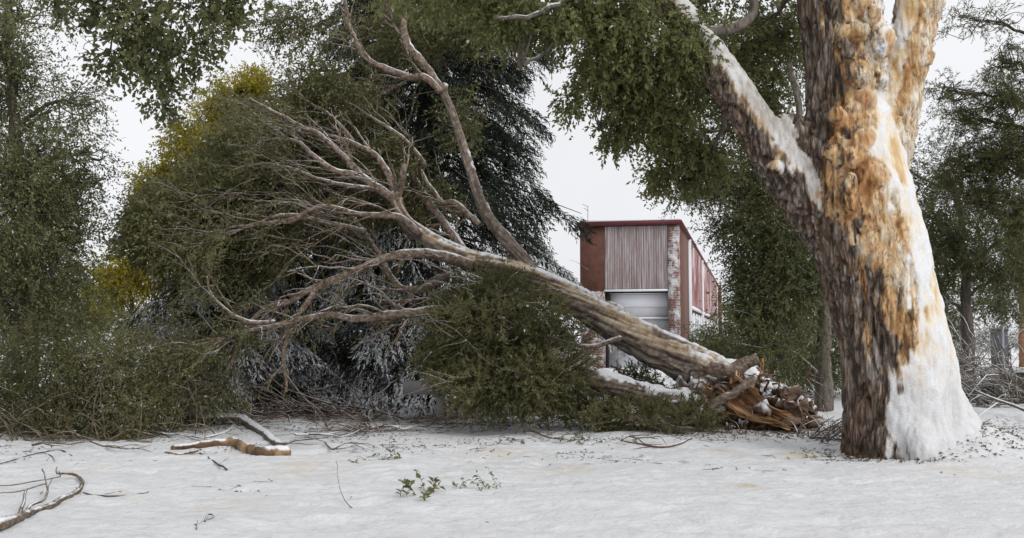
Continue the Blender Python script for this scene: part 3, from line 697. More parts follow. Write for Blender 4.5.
# ------------------------------------------------------------------ the fallen tree
FALL = P(745, 425, 14.7); FALL[2] = 0
def fallen():
    t = thing('fallen_tree', 'uprooted tree fallen leftwards with long splintered trunk and fan of bare branches', 'tree', FALL)
    rng = np.random.default_rng(33)
    def L_(l):
        return A([P(x, y, d) for x, y, d, r in l]), A([r * d / FPX for x, y, d, r in l])
    trunk = L_([(762, 400, 14.6, 22), (748, 394, 14.65, 25), (725, 386, 14.7, 24), (690, 366, 14.7, 20.5), (650, 345, 14.8, 18.2), (610, 321, 14.9, 16.2), (575, 301, 15, 14), (540, 283, 15, 12), (510, 271, 15.1, 11.5), (480, 263, 15.1, 10.5), (455, 255, 15.1, 9.5),
                (430, 241, 15.1, 8.2), (408, 224, 15.1, 7.2), (397, 205, 15.1, 6.5), (394, 192, 15.1, 5.5)])
    second = L_([(720, 410, 14.5, 15), (690, 404, 14.3, 14), (650, 397, 14.1, 12), (610, 384, 14.0, 10.5), (575, 372, 14.1, 9.5), (545, 352, 14.2, 8), (510, 335, 14.4, 6)])
    limbA = L_([(545, 288, 15.1, 8), (525, 262, 15.15, 7.5), (508, 242, 15.2, 6.8), (486, 214, 15.3, 5.6), (474, 182, 15.4, 5.0), (463, 146, 15.5, 4.6), (452, 112, 15.5, 4.3), (441, 88, 15.5, 4.2)])
    co, nr, Fs = fuse([trunk, second, limbA], [(P(444, 88, 15.5), .075), (P(397, 200, 15.1), .09), (P(470, 262, 15.05), .16), (P(700, 372, 14.6), .30)], 0.02, 4)
    S, R, T, I, Q = near_axis(co, [trunk, second, limbA])
    # frame along each stem so that fissures run with the grain
    al = Q + np.einsum('ij,ij->i', co - S, T); b1_ = unit(A((0, 1.0, 0)) - T * T[:, 1:2]); b2_ = np.cross(T, b1_)
    c1 = np.einsum('ij,ij->i', co - S, b1_); c2 = np.einsum('ij,ij->i', co - S, b2_)
    tw_ = al * .55; c1, c2 = c1 * np.cos(tw_) - c2 * np.sin(tw_), c1 * np.sin(tw_) + c2 * np.cos(tw_)   # spiral grain
    k = np.clip(0.20 / np.maximum(R, .07), .8, 2.2)
    q = np.stack([c1 * 13 * k, c2 * 13 * k, al * 1.3], 1) + I[:, None] * 9.0
    rd = plates(q, .5); sk = fbm(q * A((.8, .8, .55)) + 61, 4); fi = fbm(co * 14, 3); bl = fbm(co * 2.6 + 12, 4)
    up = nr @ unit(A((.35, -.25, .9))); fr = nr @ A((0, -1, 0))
    disp = (0.20 * R * rd + .16 * R * bl + .10 * R * sk - .13 * R)
    co2 = co + nr * disp[:, None]
    c = lerp3(.75 * rd - .05 + .5 * fi + .3 * sk, (.055, .042, .033), (.12, .09, .07), (.22, .175, .14), (.36, .31, .265))
    tan = lerp3(.15 + .45 * rd + .8 * sk + .5 * fi, (.17, .10, .055), (.34, .235, .135), (.48, .39, .28), (.60, .54, .45))
    w = sstep(.02, .26, up * .30 + 1.0 * sk - .04) * sstep(-.4, .1, up) * (I == 0)
    w = np.maximum(w, (I == 1) * sstep(.2, .4, bl + .3 * up))
    c = c * (1 - w[:, None]) + tan * w[:, None]
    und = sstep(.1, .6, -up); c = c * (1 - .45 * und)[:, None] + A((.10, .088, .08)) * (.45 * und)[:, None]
    sn = sstep(.0, .25, up - .90 + .55 * bl + .55 * sk + .3 * fi)
    sn = np.maximum(sn, sstep(.35, .6, up + .5 * bl) * sstep(A(3.0), A(3.25), co[:, 0]) * (co[:, 0] < 4.0))
    sn = np.maximum(sn, (I == 1) * sstep(.70, .85, up + .8 * bl + .5 * fi))
    c = c * (1 - sn[:, None]) + A(SNOW) * sn[:, None]; co2 += nr * (sn * .012)[:, None]
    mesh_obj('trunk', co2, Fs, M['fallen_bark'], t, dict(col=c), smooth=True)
    # traced limbs (each its own part)
    limbs = [
        [(440, 90, 15.5, 4.6), (430, 74, 15.5, 4.4), (418, 60, 15.5, 4.2), (406, 42, 15.6, 4), (403, 16, 15.7, 3.6), (400, -30, 15.8, 3)],
        [(441, 92, 15.45, 4.4), (425, 82, 15.4, 3.8), (408, 76, 15.4, 3.4), (385, 68, 15.4, 3), (368, 58, 15.4, 2.6), (352, 32, 15.5, 2.2), (343, -5, 15.6, 1.8)],
        [(396, 200, 15.1, 4.6), (402, 180, 15.05, 3.8), (405, 165, 15.0, 2.6)],
        [(396, 202, 15.1, 5), (384, 192, 15.0, 4.4), (368, 182, 14.95, 4), (356, 168, 14.9, 3.2), (340, 150, 14.8, 2.8), (322, 138, 14.8, 2.4), (300, 122, 14.8, 2), (272, 108, 14.8, 1.5), (250, 98, 14.8, .8)],
        [(366, 181, 14.95, 3.2), (350, 171, 14.8, 2.8), (332, 168, 14.75, 2.6), (314, 156, 14.7, 2.2), (292, 144, 14.6, 1.6), (262, 138, 14.6, .9)],
        [(395, 195, 15.1, 4.4), (386, 172, 15.2, 3.6), (372, 153, 15.3, 3), (352, 142, 15.4, 2.4), (322, 137, 15.5, 1.9), (290, 128, 15.6, 1.3), (255, 122, 15.6, .7)],
        [(355, 143, 15.4, 2.2), (335, 120, 15.5, 1.8), (305, 98, 15.6, 1.4), (285, 70, 15.7, .9)],
        [(380, 190, 15.0, 3), (352, 186, 14.8, 2.4), (322, 180, 14.7, 2.2), (290, 170, 14.6, 1.8), (258, 165, 14.6, 1.4), (232, 170, 14.6, .8)],
        [(420, 235, 15.0, 4), (398, 215, 14.8, 3.2), (360, 210, 14.6, 2.8), (322, 212, 14.5, 2.4), (290, 220, 14.5, 2), (262, 224, 14.4, 1.5), (225, 228, 14.4, .9)],
        [(366, 231, 14.8, 2.6), (330, 222, 14.6, 2.2), (290, 216, 14.5, 1.8), (252, 222, 14.4, 1.4), (210, 240, 14.4, .8)],
        [(470, 265, 14.95, 6), (440, 256, 14.7, 5.4), (403, 253, 14.5, 5), (356, 267, 14.3, 4.4), (317, 287, 14.2, 3.8), (286, 300, 14.1, 3), (258, 316, 14.0, 2.6), (245, 336, 13.9, 2.2), (227, 374, 13.9, 1.4)],
        [(317, 287, 14.2, 3), (304, 306, 14.0, 2.8), (290, 328, 13.9, 2.5), (284, 360, 13.8, 2.2), (288, 392, 13.8, 1.4)],
        [(520, 318, 14.7, 5), (470, 312, 14.5, 5), (422, 314, 14.2, 4.4), (368, 317, 14.0, 4), (329, 320, 13.9, 3.4), (294, 322, 13.8, 2.9), (250, 331, 13.7, 2.4), (215, 340, 13.7, 1.5), (190, 346, 13.7, .8)],
        [(275, 322, 13.8, 2.4), (250, 317, 13.7, 2.2), (227, 310, 13.6, 1.8), (212, 296, 13.6, 1.5), (206, 276, 13.6, .8)],
        [(470, 262, 15.2, 5.5), (450, 230, 15.6, 5), (430, 205, 15.9, 4.2), (418, 180, 16.1, 3.4), (408, 160, 16.2, 2)],
        [(448, 275, 15.2, 4.4), (415, 290, 15.4, 3.8), (395, 280, 15.5, 3), (372, 245, 15.6, 2.4), (350, 215, 15.6, 1.6)],
        [(480, 225, 15.3, 3.4), (455, 205, 15.6, 3), (440, 200, 15.7, 2.6), (420, 170, 15.8, 2)],
        [(425, 165, 15.6, 2.4), (408, 145, 15.6, 2.2), (392, 126, 15.6, 1.9), (370, 116, 15.7, 1.4), (345, 100, 15.8, .9)],
        [(700, 402, 14.2, 4), (690, 385, 14.0, 3.6), (715, 408, 13.9, 3.4), (735, 385, 13.8, 3), (755, 372, 13.7, 2.2)][:0] or [(693, 436, 13.6, 3.2), (700, 420, 13.7, 4), (718, 402, 13.7, 4.2), (738, 388, 13.8, 3.8), (756, 378, 13.9, 3)],
        [(700, 432, 13.7, 4.2), (670, 430, 13.6, 4), (645, 420, 13.6, 3.6), (620, 418, 13.6, 2.6), (598, 412, 13.6, 1.2)],
        [(700, 368, 14.5, 7), (725, 372, 14.3, 8), (745, 366, 14.2, 8), (758, 358, 14.2, 5)],
        [(620, 338, 14.6, 3), (590, 345, 14.3, 2.6), (560, 340, 14.2, 2.2), (540, 345, 14.1, 1.2)],
        [(540, 290, 14.8, 3), (522, 300, 14.5, 2.6), (515, 320, 14.3, 2.2), (500, 325, 14.2, 1.6), (490, 345, 14.1, .9)],
    ]
    tw = MB(); tips = []
    def twig(start, d, L, r, lev):
        pts, rad = sprout(start, d, L, r, rng, .17, .02)
        addtube(tw, pts, rad, 4 if r < .007 else 5, 8, .06, seed=rng.integers(99))
        if lev > 0:
            for _ in range(rng.integers(2, 5)):
                k = rng.integers(1, len(pts) - 1); dd = unit(pts[k + 1] - pts[k])
                twig(pts[k], dd + rng.normal(size=3) * .42, L * rng.uniform(.35, .7), r * .55, lev - 1)
        else: tips.append((pts[-1], unit(pts[-1] - pts[-2])))
    for i, l in enumerate(limbs):
        pts, rad = L_(l); pts[1:-1] += rng.normal(size=pts[1:-1].shape) * .028; rad = rad * (1 + .10 * rng.normal(size=len(rad)))
        mb = MB(); addtube(mb, pts, rad, 10 if l[0][3] > 3 else 7, len(l) * 6, .035, .22, seed=i)
        mb.build('limb', M['bark_limb'], t, smooth=True)
        if l[0][0] > 600: continue
        c, r = resample(pts, rad, 30)
        N = int(np.linalg.norm(np.diff(c, axis=0), axis=1).sum() * (4.2 if pts[-1][0] < -1.2 else 2.6))
        for _ in range(N):
            k = int(29 * rng.random() ** .7); k = min(max(k, 3), 28)
            dd = unit(c[k + 1] - c[k - 1])
            side = unit(np.cross(dd, rng.normal(size=3)))
            twig(c[k], dd + side * rng.uniform(.3, .8) + A((-.25, 0, .05)), rng.uniform(.4, 1.15), max(.004, r[k] * .38), 1 if rng.random() < .8 else 2)
    # bare switches sweeping out of the crown to the left
    for _ in range(34):
        x, y = rng.uniform(250, 400), rng.uniform(150, 260)
        twig(P(x, y, rng.uniform(14.5, 15.8)), A((-1, rng.normal() * .25, rng.uniform(-.35, .45))), rng.uniform(.9, 2.2), rng.uniform(.006, .012), 1)
    stuff(tw.build('twigs', M['bark_limb'], t, smooth=True))
    # leaf masses still on the branches
    cr = MB()
    for k, ((x, y), d, r, N) in enumerate([((285, 160), 16.6, (1.35, .8, .9), 1800), ((200, 212), 16.4, (.95, .8, .72), 1400), ((330, 115), 16.9, (1.1, .7, .7), 800), ((410, 35), 16.9, (1.2, .8, .5), 560),
            ((160, 235), 16.0, (.55, .6, .55), 500), ((230, 250), 16.4, (1.2, .7, .6), 900), ((300, 20), 17, (.7, .6, .5), 240), ((470, 120), 16.4, (.35, .4, .5), 120), ((430, 200), 16.2, (.45, .4, .45), 240), ((405, 150), 15.7, (.35, .3, .25), 160),
            ((490, 25), 16.6, (.8, .6, .5), 380), ((350, 195), 16.6, (1.1, .5, .8), 700), ((165, 225), 15.0, (.55, .4, .5), 420), ((215, 192), 15.3, (.55, .4, .42), 380), ((285, 130), 15.5, (.55, .4, .35), 280), ((200, 250), 15.0, (.5, .4, .35), 260), ((330, 85), 15.8, (.8, .5, .4), 300), ((265, 210), 16.0, (.8, .5, .7), 700)]):
        c = P(x, y, d); p = in_blob(c, r, N, rng, .45, 1.3, -.2, k * 2.3 + 40)
        D = unit((p - c) / A(r) * .4 + rng.normal(size=p.shape) * .5 + A((-.6, 0, .0)))
        V, F, at = leaves(p, D, 13, rng.uniform(.25, .5, len(p)), .092, .034, rng, grav=.25, up=.5, snow=.008, wide=.45); cr.add(V, F, **at)
    ta = A([a for a, d in tips if a[2] > .5]); td = A([d for a, d in tips if a[2] > .5])
    for q in range(3):
        k = rng.random(len(ta)) < np.where(ta[:, 0] < -3.6, .95, .22)
        V, F, at = leaves(ta[k] - td[k] * .25 * q, td[k] + rng.normal(size=td[k].shape) * .3, 13, .34, .075, .026, rng, grav=.2, wide=.45); cr.add(V, F, **at)
    stuff(cr.build('crown', M['leaf_fallen'], t))
    ju = MB()
    for k, ((x, y), d, r, N) in enumerate([((500, 330), 14.2, (1.0, .7, .72), 1500), ((455, 345), 14.2, (.55, .6, .62), 650), ((530, 378), 13.9, (.85, .6, .45), 1000), ((490, 385), 13.9, (.8, .6, .38), 800), ((545, 350), 14.5, (.55, .4, .4), 360),
                                           ((635, 420), 13.6, (.62, .3, .20), 380), ((585, 405), 14.2, (.5, .4, .3), 240), ((480, 295), 14.6, (.7, .5, .38), 380), ((660, 382), 15.0, (.7, .3, .2), 200), ((690, 418), 13.7, (.35, .25, .16), 140)]):
        c = P(x, y, d); p = in_blob(c, r, N, rng, .4, 1.8, -.14, k * 5.3 + 10); tint = np.clip(.5 + 1.6 * pnoise(p * 2.2 + 5), 0, 1)
        D = unit((p - c) / A(r) * .8 + rng.normal(size=p.shape) * .5 + A((0, -.2, .25)))
        V, F, at = leaves(p, D, 15, rng.uniform(.16, .30, len(p)), .074, .022, rng, grav=.1, up=.3, ang=(20, 50), snow=.005, tint=tint); ju.add(V, F, **at)
    stuff(ju.build('leafy_mass', M['juniper'], t))
    # fine grey sticks in front of the leafy mass
    tg = MB()
    for _ in range(55):
        s = P(rng.uniform(430, 590), rng.uniform(265, 390), rng.uniform(13.3, 14)); pts, rad = sprout(s, A((-.6, -.1, rng.uniform(-.6, .5))), rng.uniform(.3, .9), rng.uniform(.003, .007), rng, .18, 0)
        addtube(tg, pts, rad, 4, 8, .02)
    stuff(tg.build('dead_twigs', M['bark_limb'], t, smooth=True))

    # torn root end: rotten lumps, soil, a scooped shell of orange heartwood and loose shards
    lump = [(P(730, 404, 14.6), A((.46, .36, .34))), (P(700, 402, 14.5), A((.38, .32, .28))), (P(760, 425, 14.35), A((.55, .3, .15))), (P(745, 384, 14.75), A((.3, .26, .2)))]
    lump += [(P(785, 410, 14.5), A((.40, .3, .22))), (P(800, 420, 14.4), A((.26, .22, .14)))]
    for _ in range(16): lump.append((P(rng.uniform(762, 810), rng.uniform(396, 426), rng.uniform(14.1, 14.4)), rng.uniform(.09, .17) * A((1.3, 1, .7))))
    for _ in range(14): lump.append((P(rng.uniform(690, 770), rng.uniform(410, 432), rng.uniform(13.95, 14.3)), rng.uniform(.07, .15) * A((1.3, 1, .7))))
    co, nr, Fs = fuse([], lump, .022, 2)
    f1 = fbm(co * 5.5, 4); f2 = fbm(co * 16 + 5, 3); rd = ridges(co * A((7, 7, 12)), .8)
    w3 = np.stack([fbm(co * 6 + 3, 3), fbm(co * 6 + 33, 3), fbm(co * 6 + 63, 3)], 1)
    co2 = co + .16 * w3 + nr * (.16 * f1 + .09 * f2 + .05 * rd)[:, None]
    c = lerp3(.42 + .9 * f2 + .35 * rd, (.020, .015, .012), (.050, .034, .025), (.115, .070, .044), (.21, .135, .085))
    sn = sstep(.92, 1.05, nr[:, 2] + 1.0 * f1 + .7 * f2); c = c * (1 - sn[:, None]) + A(SNOW) * sn[:, None]
    mesh_obj('root_plate', co2, Fs, M['wood'], t, dict(col=c), smooth=True)
    def slab(path, wid, thick, up, seed, rag=.05, nv=13, dish=.28, rough=.06, tone=.5):
        c_, w_ = resample(A(path), A(wid), 30); T_ = unit(np.gradient(c_, axis=0)); U = unit(up - T_ * (T_ @ A(up))[:, None]); Nn = np.cross(T_, U)
        v = np.linspace(-.5, .5, nv); rg = np.random.default_rng(seed)
        al_ = np.repeat(np.linspace(0, 4, 30), nv); vv = np.tile(v, 30) * 9
        q_ = np.stack([al_ * .8, vv, np.full(len(al_), seed * 3.3)], 1); gr = fbm(q_, 4); g2 = fbm(q_ * A((.9, .25, 1)) + 20, 3)
        edge = 1 + .55 * fbm(np.stack([al_ * 1.6, np.sign(vv) * 5, np.full(len(al_), seed * 1.7)], 1), 3)
        ww = (v[None] * w_[:, None]) * edge.reshape(30, nv)
        g = c_[:, None] + U[:, None] * ww[..., None] + Nn[:, None] * (dish * w_[:, None] * (v[None] ** 2 * 4 - .5))[..., None]
        jag = rag * rg.normal(size=nv); g[0] += T_[0] * jag[:, None]; g[-1] += T_[-1] * (np.abs(jag[::-1, None]) * 2.4); g[-2] += T_[-1] * (np.abs(jag[::-1, None]) * 1.2)
        fl = g.reshape(-1, 3); nn = np.repeat(Nn, nv, 0); fl = fl + nn * (rough * gr + rough * 1.2 * g2)[:, None]
        V = np.concatenate([fl, fl - nn * thick]); n0 = len(fl)
        i = np.arange(29)[:, None] * nv + np.arange(nv - 1)[None]; F = np.stack([i, i + 1, i + nv + 1, i + nv], -1).reshape(-1, 4)
        def rim(ix): ix = A(ix); return np.stack([ix[:-1], ix[1:], ix[1:] + n0, ix[:-1] + n0], 1)
        ring = list(range(nv)) + [k * nv + nv - 1 for k in range(1, 30)] + [29 * nv + k for k in range(nv - 2, -1, -1)] + [k * nv for k in range(28, -1, -1)]
        cc = lerp3(tone + .8 * gr + .5 * g2, (.045, .026, .016), (.13, .062, .028), (.27, .135, .058), (.42, .24, .115), (.55, .38, .22)); cc = np.concatenate([cc, cc])
        return V, np.concatenate([F, F[:, ::-1] + n0, rim(ring)]), cc
    UP = A((.55, -.35, .75))
    jobs = [([P(734, 374, 14.2), P(740, 390, 14.0), P(752, 403, 13.92), P(775, 414, 13.9), P(800, 420, 14.0)], [.14, .34, .30, .18, .05], .04, UP, .05, 17, .34, .09, .50),
            ([P(724, 396, 14.0), P(738, 410, 13.85), P(758, 420, 13.8), P(786, 427, 13.85)], [.06, .10, .10, .03], .06, UP, .05, 9, .2, .06, .58),
            ([P(762, 362, 14.3), P(760, 374, 14.2), P(757, 386, 14.2)], [.03, .06, .08], .025, UP, .03, 7, .2, .03, .6),
            ([P(708, 441, 13.6), P(718, 437, 13.6), P(727, 441, 13.6)], [.06, .12, .06], .05, UP, .03, 7, .2, .03, .6)]
    for _ in range(24):
        x, y = rng.uniform(700, 785), rng.uniform(382, 428); d_ = rng.uniform(13.95, 14.2); L_s = rng.uniform(.12, .36); a_ = rng.uniform(-1.2, .3)
        s0 = P(x, y, d_); dv = A((math.cos(a_), -.2 + rng.normal() * .25, math.sin(a_) * .9)) * L_s
        jobs.append(([s0, s0 + dv * .5 + rng.normal(size=3) * .03, s0 + dv], list(rng.uniform(.02, .07) * A((.8, 1, .25))), .015, unit(UP + rng.normal(size=3) * .6), .04, 5, .2, .02, rng.uniform(.1, .5)))
    for k, (path, wid, th, up_, rag, nv_, dish, rgh, tone) in enumerate(jobs):
        V, F, cc = slab(path, wid, th, up_, k + 1, rag, nv_, dish, rgh, tone)
        mesh_obj('splintered_slab' if k < 4 else 'shard', V, F, M['wood'], t, dict(col=cc), smooth=True)
    sp = MB()
    for _ in range(130):
        s = P(rng.uniform(690, 812), rng.uniform(372, 430), rng.uniform(13.9, 14.6)); pts, rad = sprout(s, A((rng.normal() * .6 + .3, -.5, rng.normal() * .5)), rng.uniform(.15, .6), rng.uniform(.006, .018), rng, .3, .05)
        addtube(sp, pts, rad, 5, 8, .05)
    stuff(sp.build('torn_roots', M['bark_red'], t, smooth=True))
    for x, y, d, r in [(712, 376, 14.42, (.25, .14, .06)), (698, 381, 14.35, (.12, .10, .04)), (768, 386, 14.15, (.13, .1, .035)), (668, 402, 14.05, (.20, .08, .03))]:
        co, nr, Fs = fuse([], [(P(x, y, d), A(r))], .02, 3); co = co + nr * (.09 * fbm(co * 7, 3))[:, None]
        mesh_obj('snow_cap', co, Fs, M['snow_lump'], t, smooth=True)
fallen()

# ------------------------------------------------------------------ standing trees and shrubs
def make_tree(name, label, cat, base, trunk, r0, blobs, leaf, lm, bark, seed, lim=5, nf=1.2, thr=-.15, bias=(0, 0, -.1), group=None, n=14, crown='crown', trunk_n=12, snow=.0, up=.5, ang=(30, 75), grav=.2, spr=(.3, .55), limb_r=.05):
    rng = np.random.default_rng(seed); t = thing(name, label, cat, base, group)
    tp = A([A(base) + A((0, 0, -.1))] + list(trunk)); rad = np.linspace(r0, r0 * .35, len(tp)); rad[0] *= 1.35
    mb = MB(); addtube(mb, tp, rad, trunk_n, len(tp) * 7, .08, .18, seed=seed); mb.build('trunk', bark, t, smooth=True)
    tc, tr = resample(tp, rad, 40); br = MB(); cr = MB()
    for k, (c, r, N) in enumerate(blobs):
        c = A(c); r = A(r)
        p = in_blob(c, r, N, rng, .45, nf, thr, k * 3.7 + seed)
        if len(p) == 0: continue
        D = unit((p - c) / r * .5 + rng.normal(size=p.shape) * .55 + A(bias))
        V, F, at = leaves(p, D, n, rng.uniform(*spr, len(p)), leaf[0], leaf[1], rng, grav=grav, up=up, ang=ang, snow=snow, tint=np.clip(.5 + 1.7 * pnoise(p * 1.5 + seed) + .8 * pnoise(p * .6 + seed), 0, 1)); cr.add(V, F, **at)
        below = tc[tc[:, 2] < max(c[2] + .2, tc[0, 2] + .5)]; s = below[-1] if len(below) else tc[0]; s = tc[np.argmin(np.linalg.norm(tc - (s * .5 + c * .5) + A((0, 0, .6)), axis=1))]
        s = s + (c - s) * max(0, 1 - 1.3 / max(np.linalg.norm(c - s), .1)) if name == 'leafy_tree' else s
        if name == 'maple_tree': s = tc[np.argmin(np.linalg.norm(tc - c - A((0, 0, .2)), axis=1))]
        mid = s + (c - s) * .5 + A((0, 0, .15 * np.linalg.norm(c - s))) * rng.uniform(.2, 1)
        lr = min(limb_r, tr[0] * .5) * rng.uniform(.6, 1.1); addtube(br, [s, mid, c], [lr, lr * .7, lr * .35], 7, 14, .15, .15, seed=k + seed)
        for q in p[::max(1, len(p) // (lim * 4))][:lim * 4]:
            a = mid + (c - mid) * rng.random(); addtube(br, [a, a + (q - a) * .5 + rng.normal(size=3) * .12, q], [lr * .3, lr * .2, .004], 4, 7, .08, seed=k)
    br.build('branches', bark, t, smooth=True); stuff(cr.build(crown, lm, t)); return t

def gb(px, d):
    g = P(px, 335, d); g[2] = float(gz(g[0], d)[0]); return g

# spruces
def spruce(label, px, d, H, R0, seed, dense=1.0, snow_top=1.4, snow_amt=.75):
    base = gb(px, d); rng = np.random.default_rng(seed)
    t = thing('spruce_tree', label, 'tree', base)
    mb = MB(); addtube(mb, [base + A((0, 0, -.2)), base + A((0, 0, H * .35)), base + A((0, 0, H))], [.02 * H, .014 * H, .02], 12, 20, 0, .12); mb.build('trunk', M['bark_bg'], t, smooth=True)
    br = MB(); Ps = []; Ds = []; Sn = []
    z = .25
    while z < H * .97:
        R = R0 * (1 - z / (H * 1.03)) ** .85
        nb = 9 if z < 9 else 6
        a0 = rng.random() * 6.28
        for k in range(nb):
            a = a0 + k * 6.283 / nb + rng.normal() * .2; u = A((math.cos(a), math.sin(a), 0)); sd = A((-u[1], u[0], 0))
            L = R * rng.choice([.7, .85, 1.0, 1.22]) * rng.uniform(.92, 1.08); dr = rng.uniform(.28, .45) if z < 9 else .25
            dr = min(dr, max(.02, (z - .15) / L))
            def pt(s): return base + u * (L * s) + A((0, 0, z + .12 * L * s - (dr + .12) * L * s ** 1.5 + .12 * L * max(0, s - .75)))
            s_ = np.linspace(0, 1, 7); addtube(br, [pt(s) for s in s_], np.linspace(.035, .006, 7), 5, 12, .05)
            if u[1] > .4 and z < 9: nS = 26
            else: nS = int((74 if z < 9 else 12) * dense)
            for _ in range(nS):
                s = .15 + .85 * rng.random() ** .75; q = pt(s); hw = .34 * L * (1 - s) ** .7 + .08
                off = rng.uniform(-1, 1); w = sd * off * min(hw, 1.1); hang = -abs(rng.normal()) * .17
                q2 = q + w + A((0, 0, hang - .10 * abs(off)))
                if q2[2] < .1: q2[2] = .1 + .2 * rng.random()
                Ps.append(q2); Ds.append(unit(u * .75 + sd * off * .7 + A((0, 0, -.45 - .35 * rng.random()))))
                low = 1 - min(1, max(0, (q2[2] - snow_top) / 1.5)); Sn.append(s * low * (1 if hang > -.25 else .3))
        z += .46 if z < 9 else .7
    for _ in range(int(1500 * dense * R0 / 4)):              # inner sprays that close the crown
        z_ = rng.uniform(.3, min(H * .9, 9)); a = rng.random() * 6.283; u = A((math.cos(a), math.sin(a), 0)); q = R0 * (1 - z_ / (H * 1.03)) ** .85 * rng.uniform(.25, .85)
        Ps.append(base + u * q + A((0, 0, max(.15, z_ - .25 * q)))); Ds.append(unit(u + A((0, 0, -.7)) + rng.normal(size=3) * .3)); Sn.append(0.0)
    Ps, Ds, Sn = A(Ps), A(Ds), A(Sn)
    Sn = np.clip(Sn * sstep(-.20, .10, pnoise(Ps * 1.3 + 8)) * snow_amt, 0, .95) + .004
    cr = MB(); V, F, at = leaves(Ps, Ds, 15, rng.uniform(.28, .5, len(Ps)), .12, .028, rng, grav=.18, up=.8, ang=(20, 55), snow=Sn * .75, wide=.4); cr.add(V, F, **at)
    # snow resting along the low boughs
    k = Sn > .14; Q = Ps[k] + A((0, 0, .025)); V, F, at = leaves(Q, Ds[k], 9, .36, .085, .026, rng, grav=.16, up=2.5, ang=(5, 30), snow=.9); cr.add(V, F, **at)
    stuff(br.build('boughs', M['bark_bg'], t, smooth=True)); stuff(cr.build('crown', M['needle'], t))
spruce('tall dark spruce behind the fallen tree, snow on its low drooping boughs', 426, 20.5, 17, 3.6, 7, 1.3, 1.9, 2.2)
spruce('small snowy spruce behind the left tips of the fallen branches', 232, 18.4, 5.2, 2.4, 17, .9, 2.2, 2.0)

def B(x, y, d, rx, rz, N, ry=None):
    k = d / FPX; return (P(x, y, d), (rx * k, (ry if ry else rx * k * .8), rz * k), N)

make_tree('leafy_tree', 'tall grey-green leafy tree at the left edge of the view', 'tree', gb(16, 14.6), [P(20, 250, 14.6), P(14, 120, 14.6), P(8, 20, 14.7), P(4, -120, 14.8)], .12,
    [B(15, 70, 14.6, 46, 56, 340), B(35, 150, 14.4, 52, 52, 460), B(10, 200, 14.2, 60, 60, 700), B(60, 200, 14.8, 32, 34, 260), B(88, 152, 15, 24, 18, 80), B(50, 110, 15, 36, 34, 170), B(45, 260, 14.6, 46, 38, 480), B(0, 290, 14.2, 50, 50, 520),
     B(76, 235, 15, 18, 20, 110), B(24, 10, 14.8, 40, 34, 200), B(90, 100, 15.2, 16, 14, 40), B(96, 178, 15.2, 18, 14, 60), B(-20, 120, 14.6, 50, 120, 600), B(-10, 30, 14, 40, 50, 300)],
    (.062, .028), M['leaf_left'], M['bark_bg'], 51, nf=1.6, thr=.02, snow=.01, n=13)

# a neighbour whose low bough of larger leaves hangs into the top of the view
def hanging_bough():
    base = gb(-250, 9.0)
    make_tree('maple_tree', 'dark broad leaves hanging down from the top edge, left of the spruce', 'tree', base,
        [P(-245, 100, 9.0), P(-220, -60, 9.0), P(-120, -120, 8.9), P(20, -90, 8.8), P(140, -60, 8.7), P(250, -45, 8.7)], .16,
        [B(110, 8, 8.6, 40, 20, 90, .35), B(160, 25, 8.6, 38, 32, 150, .4), B(152, 75, 8.7, 26, 24, 75, .3), B(208, 15, 8.7, 34, 26, 110, .4), B(108, 55, 8.8, 20, 18, 40, .3), B(165, 108, 8.8, 13, 12, 24, .2), B(240, -2, 8.8, 32, 18, 70, .35), B(60, -10, 8.6, 44, 20, 80, .4), B(130, 40, 8.7, 24, 22, 60, .3),
         B(185, 60, 8.6, 22, 22, 55, .3), B(20, -60, 8.6, 110, 30, 160, .5), B(205, 48, 8.7, 14, 14, 14, .3), B(160, -45, 8.6, 110, 26, 200, .5)],
        (.060, .042), M['leaf_dark'], M['bark_bg'], 61, nf=3.2, thr=.0, n=9, bias=(.1, 0, -.35), spr=(.10, .2), lim=2, limb_r=.014)
hanging_bough()

# autumn tree behind
make_tree('autumn_tree', 'yellow-green autumn tree glowing behind the fallen crown on the left', 'tree', gb(225, 23), [P(225, 280, 23), P(215, 180, 23), P(210, 100, 23)], .16,
    [B(222, 116, 23, 34, 30, 560), B(190, 152, 23, 32, 32, 560), B(160, 184, 23, 22, 22, 380), B(250, 88, 23, 22, 18, 320), B(150, 212, 22.6, 14, 18, 160), B(208, 128, 22.6, 22, 26, 260)],
    (.085, .045), M['leaf_yellow'], M['bark_bg'], 71, nf=1.2, thr=-.05)
make_tree('yellow_shrub', 'low yellow-green shrub between the leafy tree and snowy boughs', 'shrub', gb(130, 20), [P(132, 320, 20), P(130, 280, 20)], .06,
    [B(126, 270, 20, 26, 18, 420), B(160, 285, 20, 26, 18, 200), B(110, 290, 20, 22, 20, 180)], (.075, .038), M['leaf_yellow'], M['bark_bg'], 72, nf=1.5, limb_r=.02)

